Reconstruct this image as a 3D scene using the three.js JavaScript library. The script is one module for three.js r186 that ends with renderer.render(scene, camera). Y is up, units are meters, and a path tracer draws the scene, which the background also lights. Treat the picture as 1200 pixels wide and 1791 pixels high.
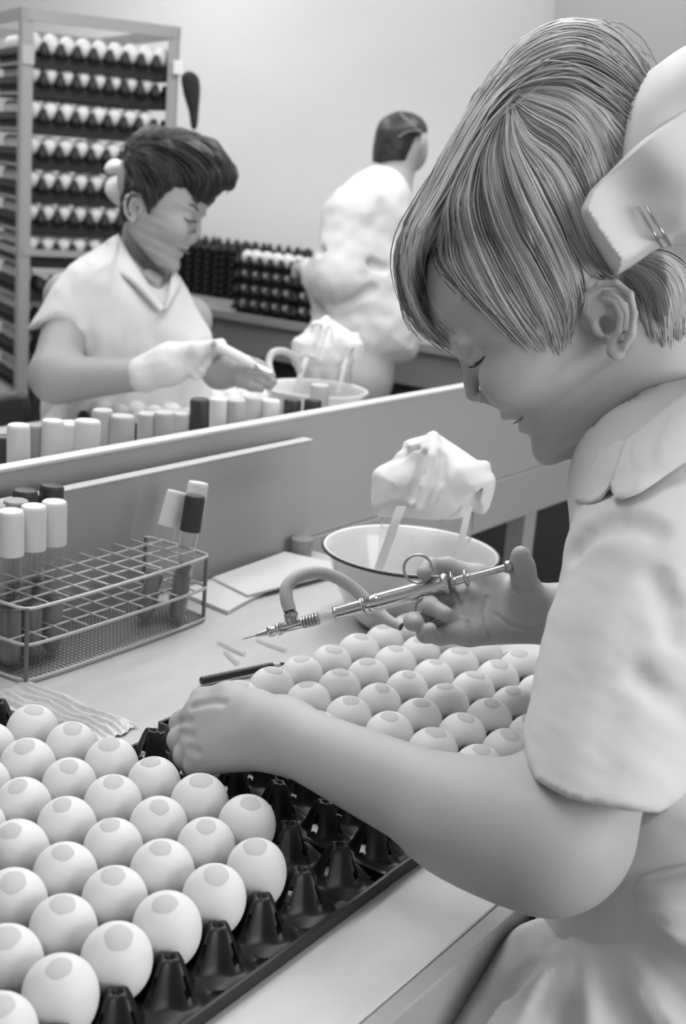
import * as THREE from 'three';
import { RectAreaLightUniformsLib } from 'three/addons/lights/RectAreaLightUniformsLib.js';
import { RoundedBoxGeometry } from 'three/addons/geometries/RoundedBoxGeometry.js';
import { mergeGeometries, mergeVertices, toCreasedNormals } from 'three/addons/utils/BufferGeometryUtils.js';
import { ImprovedNoise } from 'three/addons/math/ImprovedNoise.js';

// ---------------------------------------------------------------- camera, light, exposure
const FPX = 2274.9, PITCH = 0.2585, ROLL = 0.0804, CAM_Y = 1.2855;   // focal length in pixels of the 1200 x 1791 frame
const scene = new THREE.Scene();
const camera = new THREE.PerspectiveCamera(2 * Math.atan(895.5 / FPX) * 180 / Math.PI, 1200 / 1791, 0.05, 60);
const camF = new THREE.Vector3(0, -Math.sin(PITCH), -Math.cos(PITCH));
const camU0 = new THREE.Vector3(0, Math.cos(PITCH), -Math.sin(PITCH));
const camR = new THREE.Vector3(1, 0, 0).multiplyScalar(Math.cos(ROLL)).addScaledVector(camU0, Math.sin(ROLL));
const camU = new THREE.Vector3(-Math.sin(ROLL), 0, 0).addScaledVector(camU0, Math.cos(ROLL));
camera.position.set(0, CAM_Y, 0);
camera.quaternion.setFromRotationMatrix(new THREE.Matrix4().makeBasis(camR, camU, camF.clone().negate()));
camera.focus = 1.12; camera.userData.fStop = 8;
scene.background = new THREE.Color(0x000000);
const renderer = new THREE.WebGLRenderer({ antialias: true });
renderer.toneMapping = THREE.LinearToneMapping;
renderer.toneMappingExposure = 1.05;
renderer.shadowMap.enabled = true;
RectAreaLightUniformsLib.init();

// the room frame: u runs along the benches (away to the right), v across them (away to the left), h is height
const TH = 0.98, CA = Math.cos(TH), SA = Math.sin(TH);
const W = (u, v, h) => new THREE.Vector3(u * CA - v * SA, h, -u * SA - v * CA);
const UVH = p => [p.x * CA - p.z * SA, -p.x * SA - p.z * CA, p.y];
const at = (x, y, d) => new THREE.Vector3(0, CAM_Y, 0).addScaledVector(camF, d).addScaledVector(camR, d * (x - 600) / FPX).addScaledVector(camU, -d * (y - 895.5) / FPX);
const CEIL = 2.75, U_BACK = 4.3, V_FAR = 5.6, U_NEAR = -2.6, V_NEAR = -2.4;

// light sources: [u, v, length along u, length along v, power factor]
const LAMPS = [[2.9, 3.7, 1.9, 0.42, 11], [3.0, 1.6, 1.9, 0.42, 9.5], [1.3, 2.6, 1.9, 0.42, 5.5], [1.1, 1.0, 1.9, 0.42, 7]];
for (const [u, v, lu, lv, k] of LAMPS) {
  const l = new THREE.RectAreaLight(0xffffff, k, lu, lv);
  l.position.copy(W(u, v, CEIL - 0.1)); l.rotation.set(-Math.PI / 2, 0, TH, 'YXZ'); l.rotation.set(0, 0, 0);
  l.quaternion.setFromEuler(new THREE.Euler(0, TH, 0)).multiply(new THREE.Quaternion().setFromEuler(new THREE.Euler(-Math.PI / 2, 0, 0)));
  l.name = 'ceiling_lamp_light'; scene.add(l);
}
// daylight through the window in the wall on the near side of the benches (outside the frame, to the right)
const WIN = { u0: -0.2, u1: 2.0, h0: 0.95, h1: 2.3 };
{
  const l = new THREE.RectAreaLight(0xffffff, 4, WIN.u1 - WIN.u0, WIN.h1 - WIN.h0);
  l.position.copy(W((WIN.u0 + WIN.u1) / 2, V_NEAR + 0.06, (WIN.h0 + WIN.h1) / 2));
  l.lookAt(W((WIN.u0 + WIN.u1) / 2, V_NEAR + 3, (WIN.h0 + WIN.h1) / 2));

  l.name = 'window_daylight'; scene.add(l);
}

// ---------------------------------------------------------------- helpers
let seed = 7;
const rnd = () => { seed = (seed * 16807) % 2147483647; return seed / 2147483647; };
const rr = (a, b) => a + (b - a) * rnd();
const noise3 = new ImprovedNoise();
const V3 = (x, y, z) => new THREE.Vector3(x, y, z);
const clamp = (x, a, b) => x < a ? a : x > b ? b : x;
const lerp = (a, b, t) => a + (b - a) * t;
const sstep = (a, b, x) => { const t = clamp((x - a) / (b - a), 0, 1); return t * t * (3 - 2 * t); };
const smin = (a, b, k) => { const h = Math.max(k - Math.abs(a - b), 0) / k; return Math.min(a, b) - h * h * k * 0.25; };
const smax = (a, b, k) => -smin(-a, -b, k);
const used = new Map();
function numbered(n) { const k = used.get(n) || 0; used.set(n, k + 1); return k ? n + '_' + String(k).padStart(3, '0') : n; }
function shade(o) { o.traverse(c => { if (c.isMesh) { c.castShadow = true; c.receiveShadow = true; } }); return o; }
function thing(name, label, category, pos = null, turn = 0, group = null) {
  const o = new THREE.Group(); o.name = numbered(name); o.userData = { label, category }; if (group) o.userData.group = group;
  if (pos) o.position.copy(pos); o.rotation.y = turn; scene.add(o); return o;
}
function part(parent, name, geo, mat, label = null) {
  const m = new THREE.Mesh(geo, mat); m.name = name; m.castShadow = m.receiveShadow = true; if (label) m.userData.label = label; parent.add(m); return m;
}
function tagged(name, label, category, geo, mat, group = null) {
  const m = new THREE.Mesh(geo, mat); m.name = numbered(name); m.userData = { label, category }; if (group) m.userData.group = group;
  m.castShadow = m.receiveShadow = true; scene.add(m); return m;
}
function struct(name, geo, mat, label) { const m = new THREE.Mesh(geo, mat); m.name = name; m.userData = { kind: 'structure', label }; m.castShadow = m.receiveShadow = true; scene.add(m); return m; }
function copyOf(o, label, group) { const c = o.clone(); c.name = numbered(o.name.replace(/_\d{3}$/, '')); c.userData = { ...o.userData }; if (label) c.userData.label = label; if (group) c.userData.group = group; scene.add(c); return c; }
const box = (w, h, d, x = 0, y = 0, z = 0, r = 0.002) => { const g = new RoundedBoxGeometry(w, h, d, 2, Math.min(r, w / 2.1, h / 2.1, d / 2.1)); g.translate(x, y, z); return g; };
// a box in the room frame, from (u0, v0, h0) to (u1, v1, h1), as world geometry
function roomBox(u0, u1, v0, v1, h0, h1, r = 0.002) {
  const g = box(u1 - u0, h1 - h0, v1 - v0, 0, 0, 0, r); g.rotateY(TH); const c = W((u0 + u1) / 2, (v0 + v1) / 2, (h0 + h1) / 2); g.translate(c.x, c.y, c.z); return g;
}
const clean = g => { const n = g.index ? g.toNonIndexed() : g; for (const k of Object.keys(n.attributes)) if (!['position', 'normal', 'uv'].includes(k)) n.deleteAttribute(k); return n; };
const join = gs => mergeGeometries(gs.map(clean));
function tube(pts, r, seg = 24, rad = 8, closed = false) {
  const c = new THREE.CatmullRomCurve3(pts, closed, 'centripetal');
  const g = new THREE.TubeGeometry(c, seg, typeof r === 'number' ? r : 1, rad, closed);
  if (typeof r === 'function') {
    const p = g.attributes.position;
    for (let i = 0; i <= seg; i++) { const q = c.getPointAt(i / seg), k = r(i / seg); for (let j = 0; j <= rad; j++) { const n = i * (rad + 1) + j; p.setXYZ(n, q.x + (p.getX(n) - q.x) * k, q.y + (p.getY(n) - q.y) * k, q.z + (p.getZ(n) - q.z) * k); } }
    g.computeVertexNormals();
  }
  return g;
}
function rod(a, b, r0, r1 = r0, seg = 12) {            // a capped cylinder from a to b
  const d = b.clone().sub(a), L = d.length(); const g = new THREE.CylinderGeometry(r1, r0, L, seg, 1);
  g.translate(0, L / 2, 0); g.applyQuaternion(new THREE.Quaternion().setFromUnitVectors(V3(0, 1, 0), d.normalize())); g.translate(a.x, a.y, a.z); return g;
}
function lathe(prof, seg = 32) { return new THREE.LatheGeometry(prof.map(([r, y]) => new THREE.Vector2(Math.max(r, 1e-5), y)), seg); }
function grid(nu, nv, f) {                             // parametric sheet
  const pos = [], uv = [], idx = [];
  for (let j = 0; j <= nv; j++) for (let i = 0; i <= nu; i++) { const p = f(i / nu, j / nv); pos.push(p.x, p.y, p.z); uv.push(i / nu, j / nv); }
  for (let j = 0; j < nv; j++) for (let i = 0; i < nu; i++) { const a = j * (nu + 1) + i, b = a + 1, c = a + nu + 1, d = c + 1; idx.push(a, b, d, a, d, c); }
  const g = new THREE.BufferGeometry(); g.setAttribute('position', new THREE.Float32BufferAttribute(pos, 3)); g.setAttribute('uv', new THREE.Float32BufferAttribute(uv, 2)); g.setIndex(idx); g.computeVertexNormals(); return g;
}
function thick(g, t) {                                 // gives a sheet a thickness: shifts a copy along the normals and closes the border
  const p = g.attributes.position, n = g.attributes.normal, N = p.count, pos = [], idx = [], src = g.index.array;
  for (let i = 0; i < N; i++) pos.push(p.getX(i), p.getY(i), p.getZ(i));
  for (let i = 0; i < N; i++) pos.push(p.getX(i) - n.getX(i) * t, p.getY(i) - n.getY(i) * t, p.getZ(i) - n.getZ(i) * t);
  const edges = new Map();
  for (let i = 0; i < src.length; i += 3) {
    const [a, b, c] = [src[i], src[i + 1], src[i + 2]]; idx.push(a, b, c, a + N, c + N, b + N);
    for (const [x, y] of [[a, b], [b, c], [c, a]]) { const k = y + '_' + x; if (edges.has(k)) edges.delete(k); else edges.set(x + '_' + y, [x, y]); }
  }
  for (const [x, y] of edges.values()) idx.push(x, x + N, y, y, x + N, y + N);
  const o = new THREE.BufferGeometry(); o.setAttribute('position', new THREE.Float32BufferAttribute(pos, 3)); o.setIndex(idx);
  o.setAttribute('uv', new THREE.Float32BufferAttribute(new Float32Array(N * 4), 2)); o.computeVertexNormals(); return o;
}

// a surface from a distance field: sparse surface nets
function isoMesh(f, lo, hi, cell) {
  const n = [0, 1, 2].map(i => Math.ceil((hi[i] - lo[i]) / cell) + 1), [nx, ny, nz] = n, B = 6;
  const F = new Float32Array(nx * ny * nz).fill(1e3), at3 = (i, j, k) => (k * ny + j) * nx + i;
  for (let bk = 0; bk < nz; bk += B) for (let bj = 0; bj < ny; bj += B) for (let bi = 0; bi < nx; bi += B) {
    const d = f(lo[0] + (bi + B / 2) * cell, lo[1] + (bj + B / 2) * cell, lo[2] + (bk + B / 2) * cell), far = Math.abs(d) > B * cell * 1.9;
    const v = d < 0 ? -1e3 : 1e3;
    for (let k = bk; k < Math.min(bk + B, nz); k++) for (let j = bj; j < Math.min(bj + B, ny); j++) for (let i = bi; i < Math.min(bi + B, nx); i++)
      F[at3(i, j, k)] = far ? v : f(lo[0] + i * cell, lo[1] + j * cell, lo[2] + k * cell);
  }
  const id = new Int32Array(nx * ny * nz).fill(-1), pos = [], idx = [];
  const C = [[0, 0, 0], [1, 0, 0], [0, 1, 0], [1, 1, 0], [0, 0, 1], [1, 0, 1], [0, 1, 1], [1, 1, 1]];
  const E = [[0, 1], [2, 3], [4, 5], [6, 7], [0, 2], [1, 3], [4, 6], [5, 7], [0, 4], [1, 5], [2, 6], [3, 7]];
  const val = new Float64Array(8);
  for (let k = 0; k < nz - 1; k++) for (let j = 0; j < ny - 1; j++) for (let i = 0; i < nx - 1; i++) {
    let m = 0; for (let c = 0; c < 8; c++) { val[c] = F[at3(i + C[c][0], j + C[c][1], k + C[c][2])]; if (val[c] < 0) m |= 1 << c; }
    if (m === 0 || m === 255) continue;
    let x = 0, y = 0, z = 0, q = 0;
    for (const [a, b] of E) { if ((val[a] < 0) === (val[b] < 0)) continue; const t = clamp(val[a] / (val[a] - val[b]), 0, 1); x += lerp(C[a][0], C[b][0], t); y += lerp(C[a][1], C[b][1], t); z += lerp(C[a][2], C[b][2], t); q++; }
    id[at3(i, j, k)] = pos.length / 3; pos.push(lo[0] + (i + x / q) * cell, lo[1] + (j + y / q) * cell, lo[2] + (k + z / q) * cell);
  }
  const quad = (a, b, c, d, flip) => { if (a < 0 || b < 0 || c < 0 || d < 0) return; if (flip) idx.push(a, c, b, a, d, c); else idx.push(a, b, c, a, c, d); };
  for (let k = 1; k < nz - 1; k++) for (let j = 1; j < ny - 1; j++) for (let i = 1; i < nx - 1; i++) {
    const s = F[at3(i, j, k)] < 0;
    if (s !== (F[at3(i + 1, j, k)] < 0)) quad(id[at3(i, j - 1, k - 1)], id[at3(i, j, k - 1)], id[at3(i, j, k)], id[at3(i, j - 1, k)], !s);
    if (s !== (F[at3(i, j + 1, k)] < 0)) quad(id[at3(i - 1, j, k - 1)], id[at3(i - 1, j, k)], id[at3(i, j, k)], id[at3(i, j, k - 1)], !s);
    if (s !== (F[at3(i, j, k + 1)] < 0)) quad(id[at3(i - 1, j - 1, k)], id[at3(i, j - 1, k)], id[at3(i, j, k)], id[at3(i - 1, j, k)], !s);
  }
  const N = pos.length / 3, nor = new Float32Array(N * 3), e = cell * 0.35;
  for (let i = 0; i < N; i++) {
    for (let pass = 0; pass < 2; pass++) {
      let [x, y, z] = [pos[3 * i], pos[3 * i + 1], pos[3 * i + 2]];
      let gx = f(x + e, y, z) - f(x - e, y, z), gy = f(x, y + e, z) - f(x, y - e, z), gz = f(x, y, z + e) - f(x, y, z - e);
      const L = Math.hypot(gx, gy, gz) || 1; gx /= L; gy /= L; gz /= L;
      if (pass === 0) { const d = clamp(f(x, y, z) / Math.max(L / (2 * e), 0.5), -cell * 0.6, cell * 0.6); pos[3 * i] -= gx * d; pos[3 * i + 1] -= gy * d; pos[3 * i + 2] -= gz * d; }
      else { nor[3 * i] = gx; nor[3 * i + 1] = gy; nor[3 * i + 2] = gz; }
    }
  }
  const g = new THREE.BufferGeometry(); g.setAttribute('position', new THREE.Float32BufferAttribute(pos, 3)); g.setAttribute('normal', new THREE.Float32BufferAttribute(nor, 3)); g.setIndex(idx);
  const uv = new Float32Array(N * 2); for (let i = 0; i < N; i++) { uv[2 * i] = pos[3 * i] + pos[3 * i + 2] * 0.3; uv[2 * i + 1] = pos[3 * i + 1] + pos[3 * i + 2] * 0.4; }
  g.setAttribute('uv', new THREE.Float32BufferAttribute(uv, 2)); return g;
}
// distance to a tapered capsule
function capsule(a, b, ra, rb) {
  const ax = a.x, ay = a.y, az = a.z, bx = b.x - ax, by = b.y - ay, bz = b.z - az, L2 = bx * bx + by * by + bz * bz || 1e-9;
  return (x, y, z) => { const px = x - ax, py = y - ay, pz = z - az, t = clamp((px * bx + py * by + pz * bz) / L2, 0, 1); return Math.hypot(px - bx * t, py - by * t, pz - bz * t) - (ra + (rb - ra) * t); };
}
// an ellipsoid with its own axes (quaternion)
function ellipsoid(c, r, q = null) {
  const m = new THREE.Matrix3().setFromMatrix4(new THREE.Matrix4().makeRotationFromQuaternion((q || new THREE.Quaternion()).clone().invert())).elements;
  const k = Math.min(r.x, r.y, r.z);
  return (x, y, z) => {
    x -= c.x; y -= c.y; z -= c.z;
    const a = (m[0] * x + m[3] * y + m[6] * z) / r.x, b = (m[1] * x + m[4] * y + m[7] * z) / r.y, d = (m[2] * x + m[5] * y + m[8] * z) / r.z;
    const k0 = Math.hypot(a, b, d), k1 = Math.hypot(a / r.x, b / r.y, d / r.z); return k1 > 1e-9 ? k0 * (k0 - 1) / k1 : -k;
  };
}
function blend(list, k) { return (x, y, z) => { let d = list[0](x, y, z); for (let i = 1; i < list.length; i++) d = smin(d, list[i](x, y, z), k); return d; }; }
function boundsOf(points, pad) { const b = new THREE.Box3().setFromPoints(points).expandByScalar(pad); return [b.min.toArray(), b.max.toArray()]; }

// ---------------------------------------------------------------- materials (a black-and-white photograph: neutral tones)
function texture(n, f, srgb = true, rep = 1) {
  const d = new Uint8Array(n * n * 4);
  for (let y = 0; y < n; y++) for (let x = 0; x < n; x++) { const v = clamp(f(x / n, y / n), 0, 1) * 255, i = 4 * (y * n + x); d[i] = d[i + 1] = d[i + 2] = v; d[i + 3] = 255; }
  const t = new THREE.DataTexture(d, n, n); t.wrapS = t.wrapT = THREE.RepeatWrapping; t.magFilter = THREE.LinearFilter; t.minFilter = THREE.LinearMipmapLinearFilter; t.generateMipmaps = true;
  if (srgb) t.colorSpace = THREE.SRGBColorSpace; t.repeat.set(rep, rep); t.needsUpdate = true; return t;
}
function tiling(x, y, f, oct, s) { let v = 0, a = 1, n = 0; for (let o = 0; o < oct; o++) { const k = f << o; const g = (i, j) => { const h = Math.sin(((i % k + k) % k) * 127.1 + ((j % k + k) % k) * 311.7 + s * 74.7 + o * 17.3) * 43758.5453; return h - Math.floor(h); }; const X = x * k, Y = y * k, i = Math.floor(X), j = Math.floor(Y), fx = sstep(0, 1, X - i), fy = sstep(0, 1, Y - j); v += a * lerp(lerp(g(i, j), g(i + 1, j), fx), lerp(g(i, j + 1), g(i + 1, j + 1), fx), fy); n += a; a *= 0.55; } return v / n; }
const G = v => new THREE.Color().setRGB(v, v * 1.004, v * 1.0);
const mat = (v, rough = 0.6, extra = {}) => new THREE.MeshStandardMaterial({ color: G(v), roughness: rough, ...extra });
const fine = texture(256, (x, y) => 0.35 + 0.5 * tiling(x, y, 32, 3, 3), false);
const weave = texture(256, (x, y) => 0.5 + 0.22 * Math.sin(x * 2 * Math.PI * 64) * Math.cos(y * 2 * Math.PI * 64) + 0.25 * (tiling(x, y, 16, 4, 5) - 0.5), false);
const blotch = texture(512, (x, y) => 0.9 + 0.2 * (tiling(x, y, 6, 5, 9) - 0.5));
const M = {
  wall: mat(0.8, 0.9, { map: texture(512, (x, y) => 0.955 + 0.09 * (tiling(x, y, 5, 5, 2) - 0.5), true, 1) }),
  ceiling: mat(0.8, 0.95), floor: mat(0.13, 0.6, { map: blotch }), grey: mat(0.3, 0.8),
  table: mat(0.6, 0.4, { map: texture(1024, (x, y) => 0.95 + 0.1 * (tiling(x, y, 24, 5, 4) - 0.5)), bumpMap: fine, bumpScale: 0.00015 }),
  edge: mat(0.36, 0.5), tableSide: mat(0.4, 0.6), leg: mat(0.42, 0.55),
  board: mat(0.42, 0.62, { bumpMap: fine, bumpScale: 0.0002 }), boardTop: mat(0.62, 0.55), plank: mat(0.4, 0.65, { bumpMap: fine, bumpScale: 0.0002 }),
  egg: mat(0.72, 0.6, { bumpMap: fine, bumpScale: 0.00008 }), mark: mat(0.52, 0.75),
  tray: mat(0.006, 0.46), trayFar: mat(0.006, 0.6), wire: mat(0.6, 0.35, { metalness: 0.25 }), wireDark: mat(0.2, 0.45, { metalness: 0.4 }),
  steel: mat(0.72, 0.16, { metalness: 1 }), steelDull: mat(0.5, 0.3, { metalness: 1 }), dark: mat(0.02, 0.45),
  capWhite: mat(0.72, 0.55), capGrey: mat(0.5, 0.55), capDark: mat(0.045, 0.45), capMid: mat(0.3, 0.5),
  liquid: new THREE.MeshPhysicalMaterial({ color: G(0.5), roughness: 0.3, transmission: 0.75, thickness: 0 }),
  glass: new THREE.MeshPhysicalMaterial({ color: G(0.97), roughness: 0.04, transmission: 1, thickness: 0, ior: 1.45 }),
  frost: new THREE.MeshPhysicalMaterial({ color: G(0.85), roughness: 0.25, transmission: 0.7, thickness: 0 }),
  paper: mat(0.68, 0.85, { bumpMap: fine, bumpScale: 0.0002 }), enamel: mat(0.78, 0.16), rubber: mat(0.46, 0.6), rubberGrey: mat(0.26, 0.6),
  cloth: mat(0.74, 0.95, { bumpMap: weave, bumpScale: 0.0002, side: THREE.DoubleSide }),
  film: new THREE.MeshPhysicalMaterial({ color: G(0.8), roughness: 0.22, transmission: 0.25, thickness: 0, side: THREE.DoubleSide }),
  shelf: mat(0.3, 0.5, { metalness: 0.2 }), lamp: new THREE.MeshStandardMaterial({ color: 0xffffff, emissive: 0xffffff, emissiveIntensity: 2.5 }),
};
for (const k of ['tray', 'trayFar']) M[k].side = THREE.DoubleSide;
// ---------------------------------------------------------------- the room
{
  const t = 0.12;
  struct('floor', roomBox(U_NEAR - t, U_BACK + t, V_NEAR - t, V_FAR + t, -t, 0), M.floor, 'dark grey floor under the benches');
  struct('ceiling', roomBox(U_NEAR - t, U_BACK + t, V_NEAR - t, V_FAR + t, CEIL, CEIL + t), M.ceiling, 'white ceiling');
  struct('wall_back', roomBox(U_BACK, U_BACK + t, V_NEAR - t, V_FAR + t, 0, CEIL), M.wall, 'white plaster wall behind the workers');
  struct('wall_left', roomBox(U_NEAR, U_BACK, V_FAR, V_FAR + t, 0, CEIL), M.wall, 'white wall past the egg rack');
  struct('wall_front', roomBox(U_NEAR - t, U_NEAR, V_NEAR - t, V_FAR + t, 0, CEIL), M.wall, 'white wall behind the camera');
  struct('pillar_1', roomBox(U_BACK - 0.35, U_BACK, 0.6, 2.0, 0, CEIL), M.grey, 'grey pillar standing before the white wall at the upper right');
  // wall with the window
  const { u0, u1, h0, h1 } = WIN, v0 = V_NEAR - t, v1 = V_NEAR;
  struct('wall_right', join([roomBox(U_NEAR, u0, v0, v1, 0, CEIL), roomBox(u1, U_BACK, v0, v1, 0, CEIL), roomBox(u0, u1, v0, v1, 0, h0), roomBox(u0, u1, v0, v1, h1, CEIL)]), M.wall, 'white wall with the window');
  const w = new THREE.Group(); w.name = 'window_1'; w.userData = { kind: 'structure', label: 'window in the wall on the near side of the bench' }; scene.add(w);
  const f = 0.05, um = (u0 + u1) / 2;
  part(w, 'window_frame', join([roomBox(u0, u0 + f, v0, v1, h0, h1), roomBox(u1 - f, u1, v0, v1, h0, h1), roomBox(u0, u1, v0, v1, h0, h0 + f), roomBox(u0, u1, v0, v1, h1 - f, h1), roomBox(um - f / 2, um + f / 2, v0, v1, h0, h1)]), M.boardTop);
  for (const [a, b] of [[u0 + f, um - f / 2], [um + f / 2, u1 - f]]) part(w, 'pane', roomBox(a, b, v0 + 0.03, v0 + 0.04, h0 + f, h1 - f, 0.001), M.lamp);
  LAMPS.forEach(([u, v, lu, lv], i) => {
    const l = thing('ceiling_light', ['fluorescent ceiling light nearest the egg rack', 'fluorescent ceiling light over the far counter', 'fluorescent ceiling light over the second bench', 'fluorescent ceiling light over the near bench'][i], 'ceiling light', W(u, v, CEIL), TH);
    part(l, 'housing', box(lu + 0.06, 0.07, lv + 0.06, 0, -0.036, 0), M.boardTop);
    part(l, 'diffuser', box(lu, 0.02, lv, 0, -0.08, 0), M.lamp);
  });
}
// ---------------------------------------------------------------- benches, divider, boards
const TT = 0.75, D0 = 1.07;
{
  const U0 = -0.35, U1 = 1.47;
  const b = thing('work_bench', 'pale topped work bench that carries the near egg trays and tube rack', 'bench');
  part(b, 'bench_top', roomBox(U0, U1, 0.378, D0 - 0.001, TT - 0.03, TT, 0.0015), M.table);
  part(b, 'front_edge', roomBox(U0, U1, 0.362, 0.3775, TT - 0.052, TT - 0.0005, 0.002), M.edge, 'grey front edge strip of the bench');
  part(b, 'apron', roomBox(U0 + 0.03, U1 - 0.03, 0.42, 0.445, TT - 0.13, TT - 0.031), M.tableSide);
  for (const [u, v] of [[U0 + 0.06, 0.45], [U1 - 0.07, 0.45], [U0 + 0.06, 1.0], [U1 - 0.07, 1.0]]) part(b, 'leg', roomBox(u - 0.022, u + 0.022, v - 0.022, v + 0.022, 0.001, TT - 0.031), M.leg);
  const c = thing('work_bench', 'second work bench behind the divider board where the dark haired woman works', 'bench');
  part(c, 'bench_top', roomBox(-0.3, 2.43, D0 + 0.0225, 1.93, TT - 0.012, TT, 0.0015), M.table);
  part(c, 'front_rail', roomBox(-0.3, 2.43, D0 + 0.0005, D0 + 0.022, TT - 0.09, TT), M.plank, 'grey rail along the edge of the bench');
  part(c, 'apron', roomBox(-0.26, 2.4, 1.88, 1.9, TT - 0.1, TT - 0.0125), M.tableSide);
  for (const [u, v] of [[-0.2, 1.12], [2.31, 1.115], [-0.2, 1.86], [2.38, 1.86]]) part(c, 'leg', roomBox(u - 0.025, u + 0.025, v - 0.02, v + 0.02, 0.001, TT - 0.0125), M.leg);
  part(c, 'foot_rail', roomBox(-0.17, 2.36, 1.845, 1.865, 0.2, 0.24), M.leg);
  const d = thing('divider_board', 'long grey divider board standing between the two benches', 'divider');
  part(d, 'panel', roomBox(-0.25, 2.425, D0 + 0.006, D0 + 0.0205, TT + 0.0006, 0.936, 0.002), M.board);
  part(d, 'top_strip', roomBox(-0.25, 2.425, D0 + 0.001, D0 + 0.0215, 0.9365, 0.941, 0.0015), M.boardTop, 'paler strip along the top of the board');
  const k = thing('leaning_board', 'shorter grey board leaning on the divider behind the tube rack', 'board');
  const g = roomBox(0.35, 1.468, 1.046, 1.061, TT + 0.001, 0.909, 0.0015); part(k, 'board_face', g, M.plank);
  part(k, 'top_edge', roomBox(0.35, 1.468, 1.0455, 1.0615, 0.9092, 0.912, 0.001), M.boardTop);
}
// ---------------------------------------------------------------- eggs
const eggR = phi => 0.0228 * Math.sin(phi) * (1 + 0.10 * Math.cos(phi) - 0.03 * Math.sin(phi) ** 2 + 0.03), eggY = phi => 0.0285 * Math.cos(phi) - 0.001;
const eggGeo = (() => { const a = []; for (let i = 0; i <= 32; i++) { const p = Math.PI * (1 - i / 32); a.push([eggR(p), eggY(p)]); } return lathe(a, 40); })();
const eggGeoFar = (() => { const a = []; for (let i = 0; i <= 12; i++) { const p = Math.PI * (1 - i / 12); a.push([eggR(p), eggY(p)]); } return lathe(a, 16); })();
function markGeo(s, ph) {            // a pencilled disc on the blunt end, a hair proud of the shell
  return grid(40, 8, (a, b) => {
    const th = a * 2 * Math.PI, R = (s + 0.0005 * Math.sin(2 * th + ph) + 0.0002 * Math.sin(5 * th + 2 * ph)) * b, phi = Math.max(R / 0.0245, 1e-4);
    const r = eggR(phi) + 0.00016 * Math.sin(phi), y = eggY(phi) + 0.00016 * Math.cos(phi); return V3(r * Math.cos(th), y, r * Math.sin(th));
  });
}
const markGeos = [0.0078, 0.0085, 0.0092, 0.0074].map((s, i) => markGeo(s, i * 1.7));
const ordinal = ['first', 'second', 'third', 'fourth', 'fifth', 'sixth', 'seventh', 'eighth', 'ninth', 'tenth', 'eleventh', 'twelfth'];
function addEgg(p, label, group, near = true, marked = true) {
  const e = new THREE.Group(); e.name = numbered('egg'); e.userData = { label, category: 'egg', group }; e.position.copy(p); scene.add(e);
  const s = rr(0.965, 1.03); e.scale.set(s, s * (marked === 2 ? rr(0.93, 0.97) : rr(0.98, 1.02)), s);
  part(e, 'shell', near ? eggGeo : eggGeoFar, M.egg);
  if (near) { // blunt end leans towards the camera, each egg its own way
    const dir = V3(rr(-0.16, 0.12), 1, marked === 2 ? rr(0.0, 0.2) : marked ? rr(0.12, 0.42) : rr(-0.1, 0.12)).normalize();
    e.quaternion.setFromUnitVectors(V3(0, 1, 0), dir); e.rotateY(rr(0, 6));
    if (marked) part(e, 'pencil_mark', markGeos[Math.floor(rnd() * 4)], M.mark, 'darker round mark on the blunt end');
  }
  return e;
}
// ---------------------------------------------------------------- moulded egg trays: one post per corner between four nests
const PIT = 0.048;
function postSurface(r, th) {        // height of the moulding at distance r from a post's axis
  const dg = Math.sin(2 * th) ** 2, q = r * (1 + 0.5 * dg), top = 0.0375, lowS = 0.010;
  let h = lowS - 0.005 * dg * sstep(0.012, 0.028, r) + (top - lowS) * (1 - sstep(0.0062, 0.0235, Math.max(q, 0.0)));
  if (r < 0.0065) h = Math.min(h, top) - 0.0045 * (1 - sstep(0.0022, 0.0034, r));
  return h;
}
function postGeo(x0, x1, z0, z1) {
  const N = 34, pos = [], idx = [], uv = [], id = [];
  const X = i => lerp(x0, x1, i / N), Z = j => lerp(z0, z1, j / N);
  for (let j = 0; j <= N; j++) for (let i = 0; i <= N; i++) { const x = X(i), z = Z(j); pos.push(x, postSurface(Math.hypot(x, z), Math.atan2(z, x)), z); uv.push(x, z); }
  for (let j = 0; j < N; j++) for (let i = 0; i < N; i++) {
    const x = (X(i) + X(i + 1)) / 2, z = (Z(j) + Z(j + 1)) / 2, a = Math.max(Math.abs(x), Math.abs(z)), b = Math.min(Math.abs(x), Math.abs(z));
    if (a > 0.0115 && a < 0.0185 && b < 0.45 * (a - 0.0112)) continue;      // the openings in the flanks of a post
    if (Math.hypot(a - PIT / 2, b - PIT / 2) < 0.0075) continue;                      // the hole at the bottom of a nest
    const p = j * (N + 1) + i; idx.push(p, p + N + 1, p + 1, p + 1, p + N + 1, p + N + 2);
  }
  const g = new THREE.BufferGeometry(); g.setAttribute('position', new THREE.Float32BufferAttribute(pos, 3)); g.setAttribute('uv', new THREE.Float32BufferAttribute(uv, 2)); g.setIndex(idx); g.computeVertexNormals(); return g;
}
const postCache = {};
function post(parent, x, z, e) {     // e: which sides are an outer side of the tray
  const k = e.join(''); const s = PIT / 2, m = 0.0275;
  postCache[k] = postCache[k] || postGeo(e[0] ? -m : -s, e[1] ? m : s, e[2] ? -m : -s, e[3] ? m : s);
  const p = part(parent, 'post', postCache[k], M.tray); p.position.set(x, 0, z); return p;
}
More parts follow.
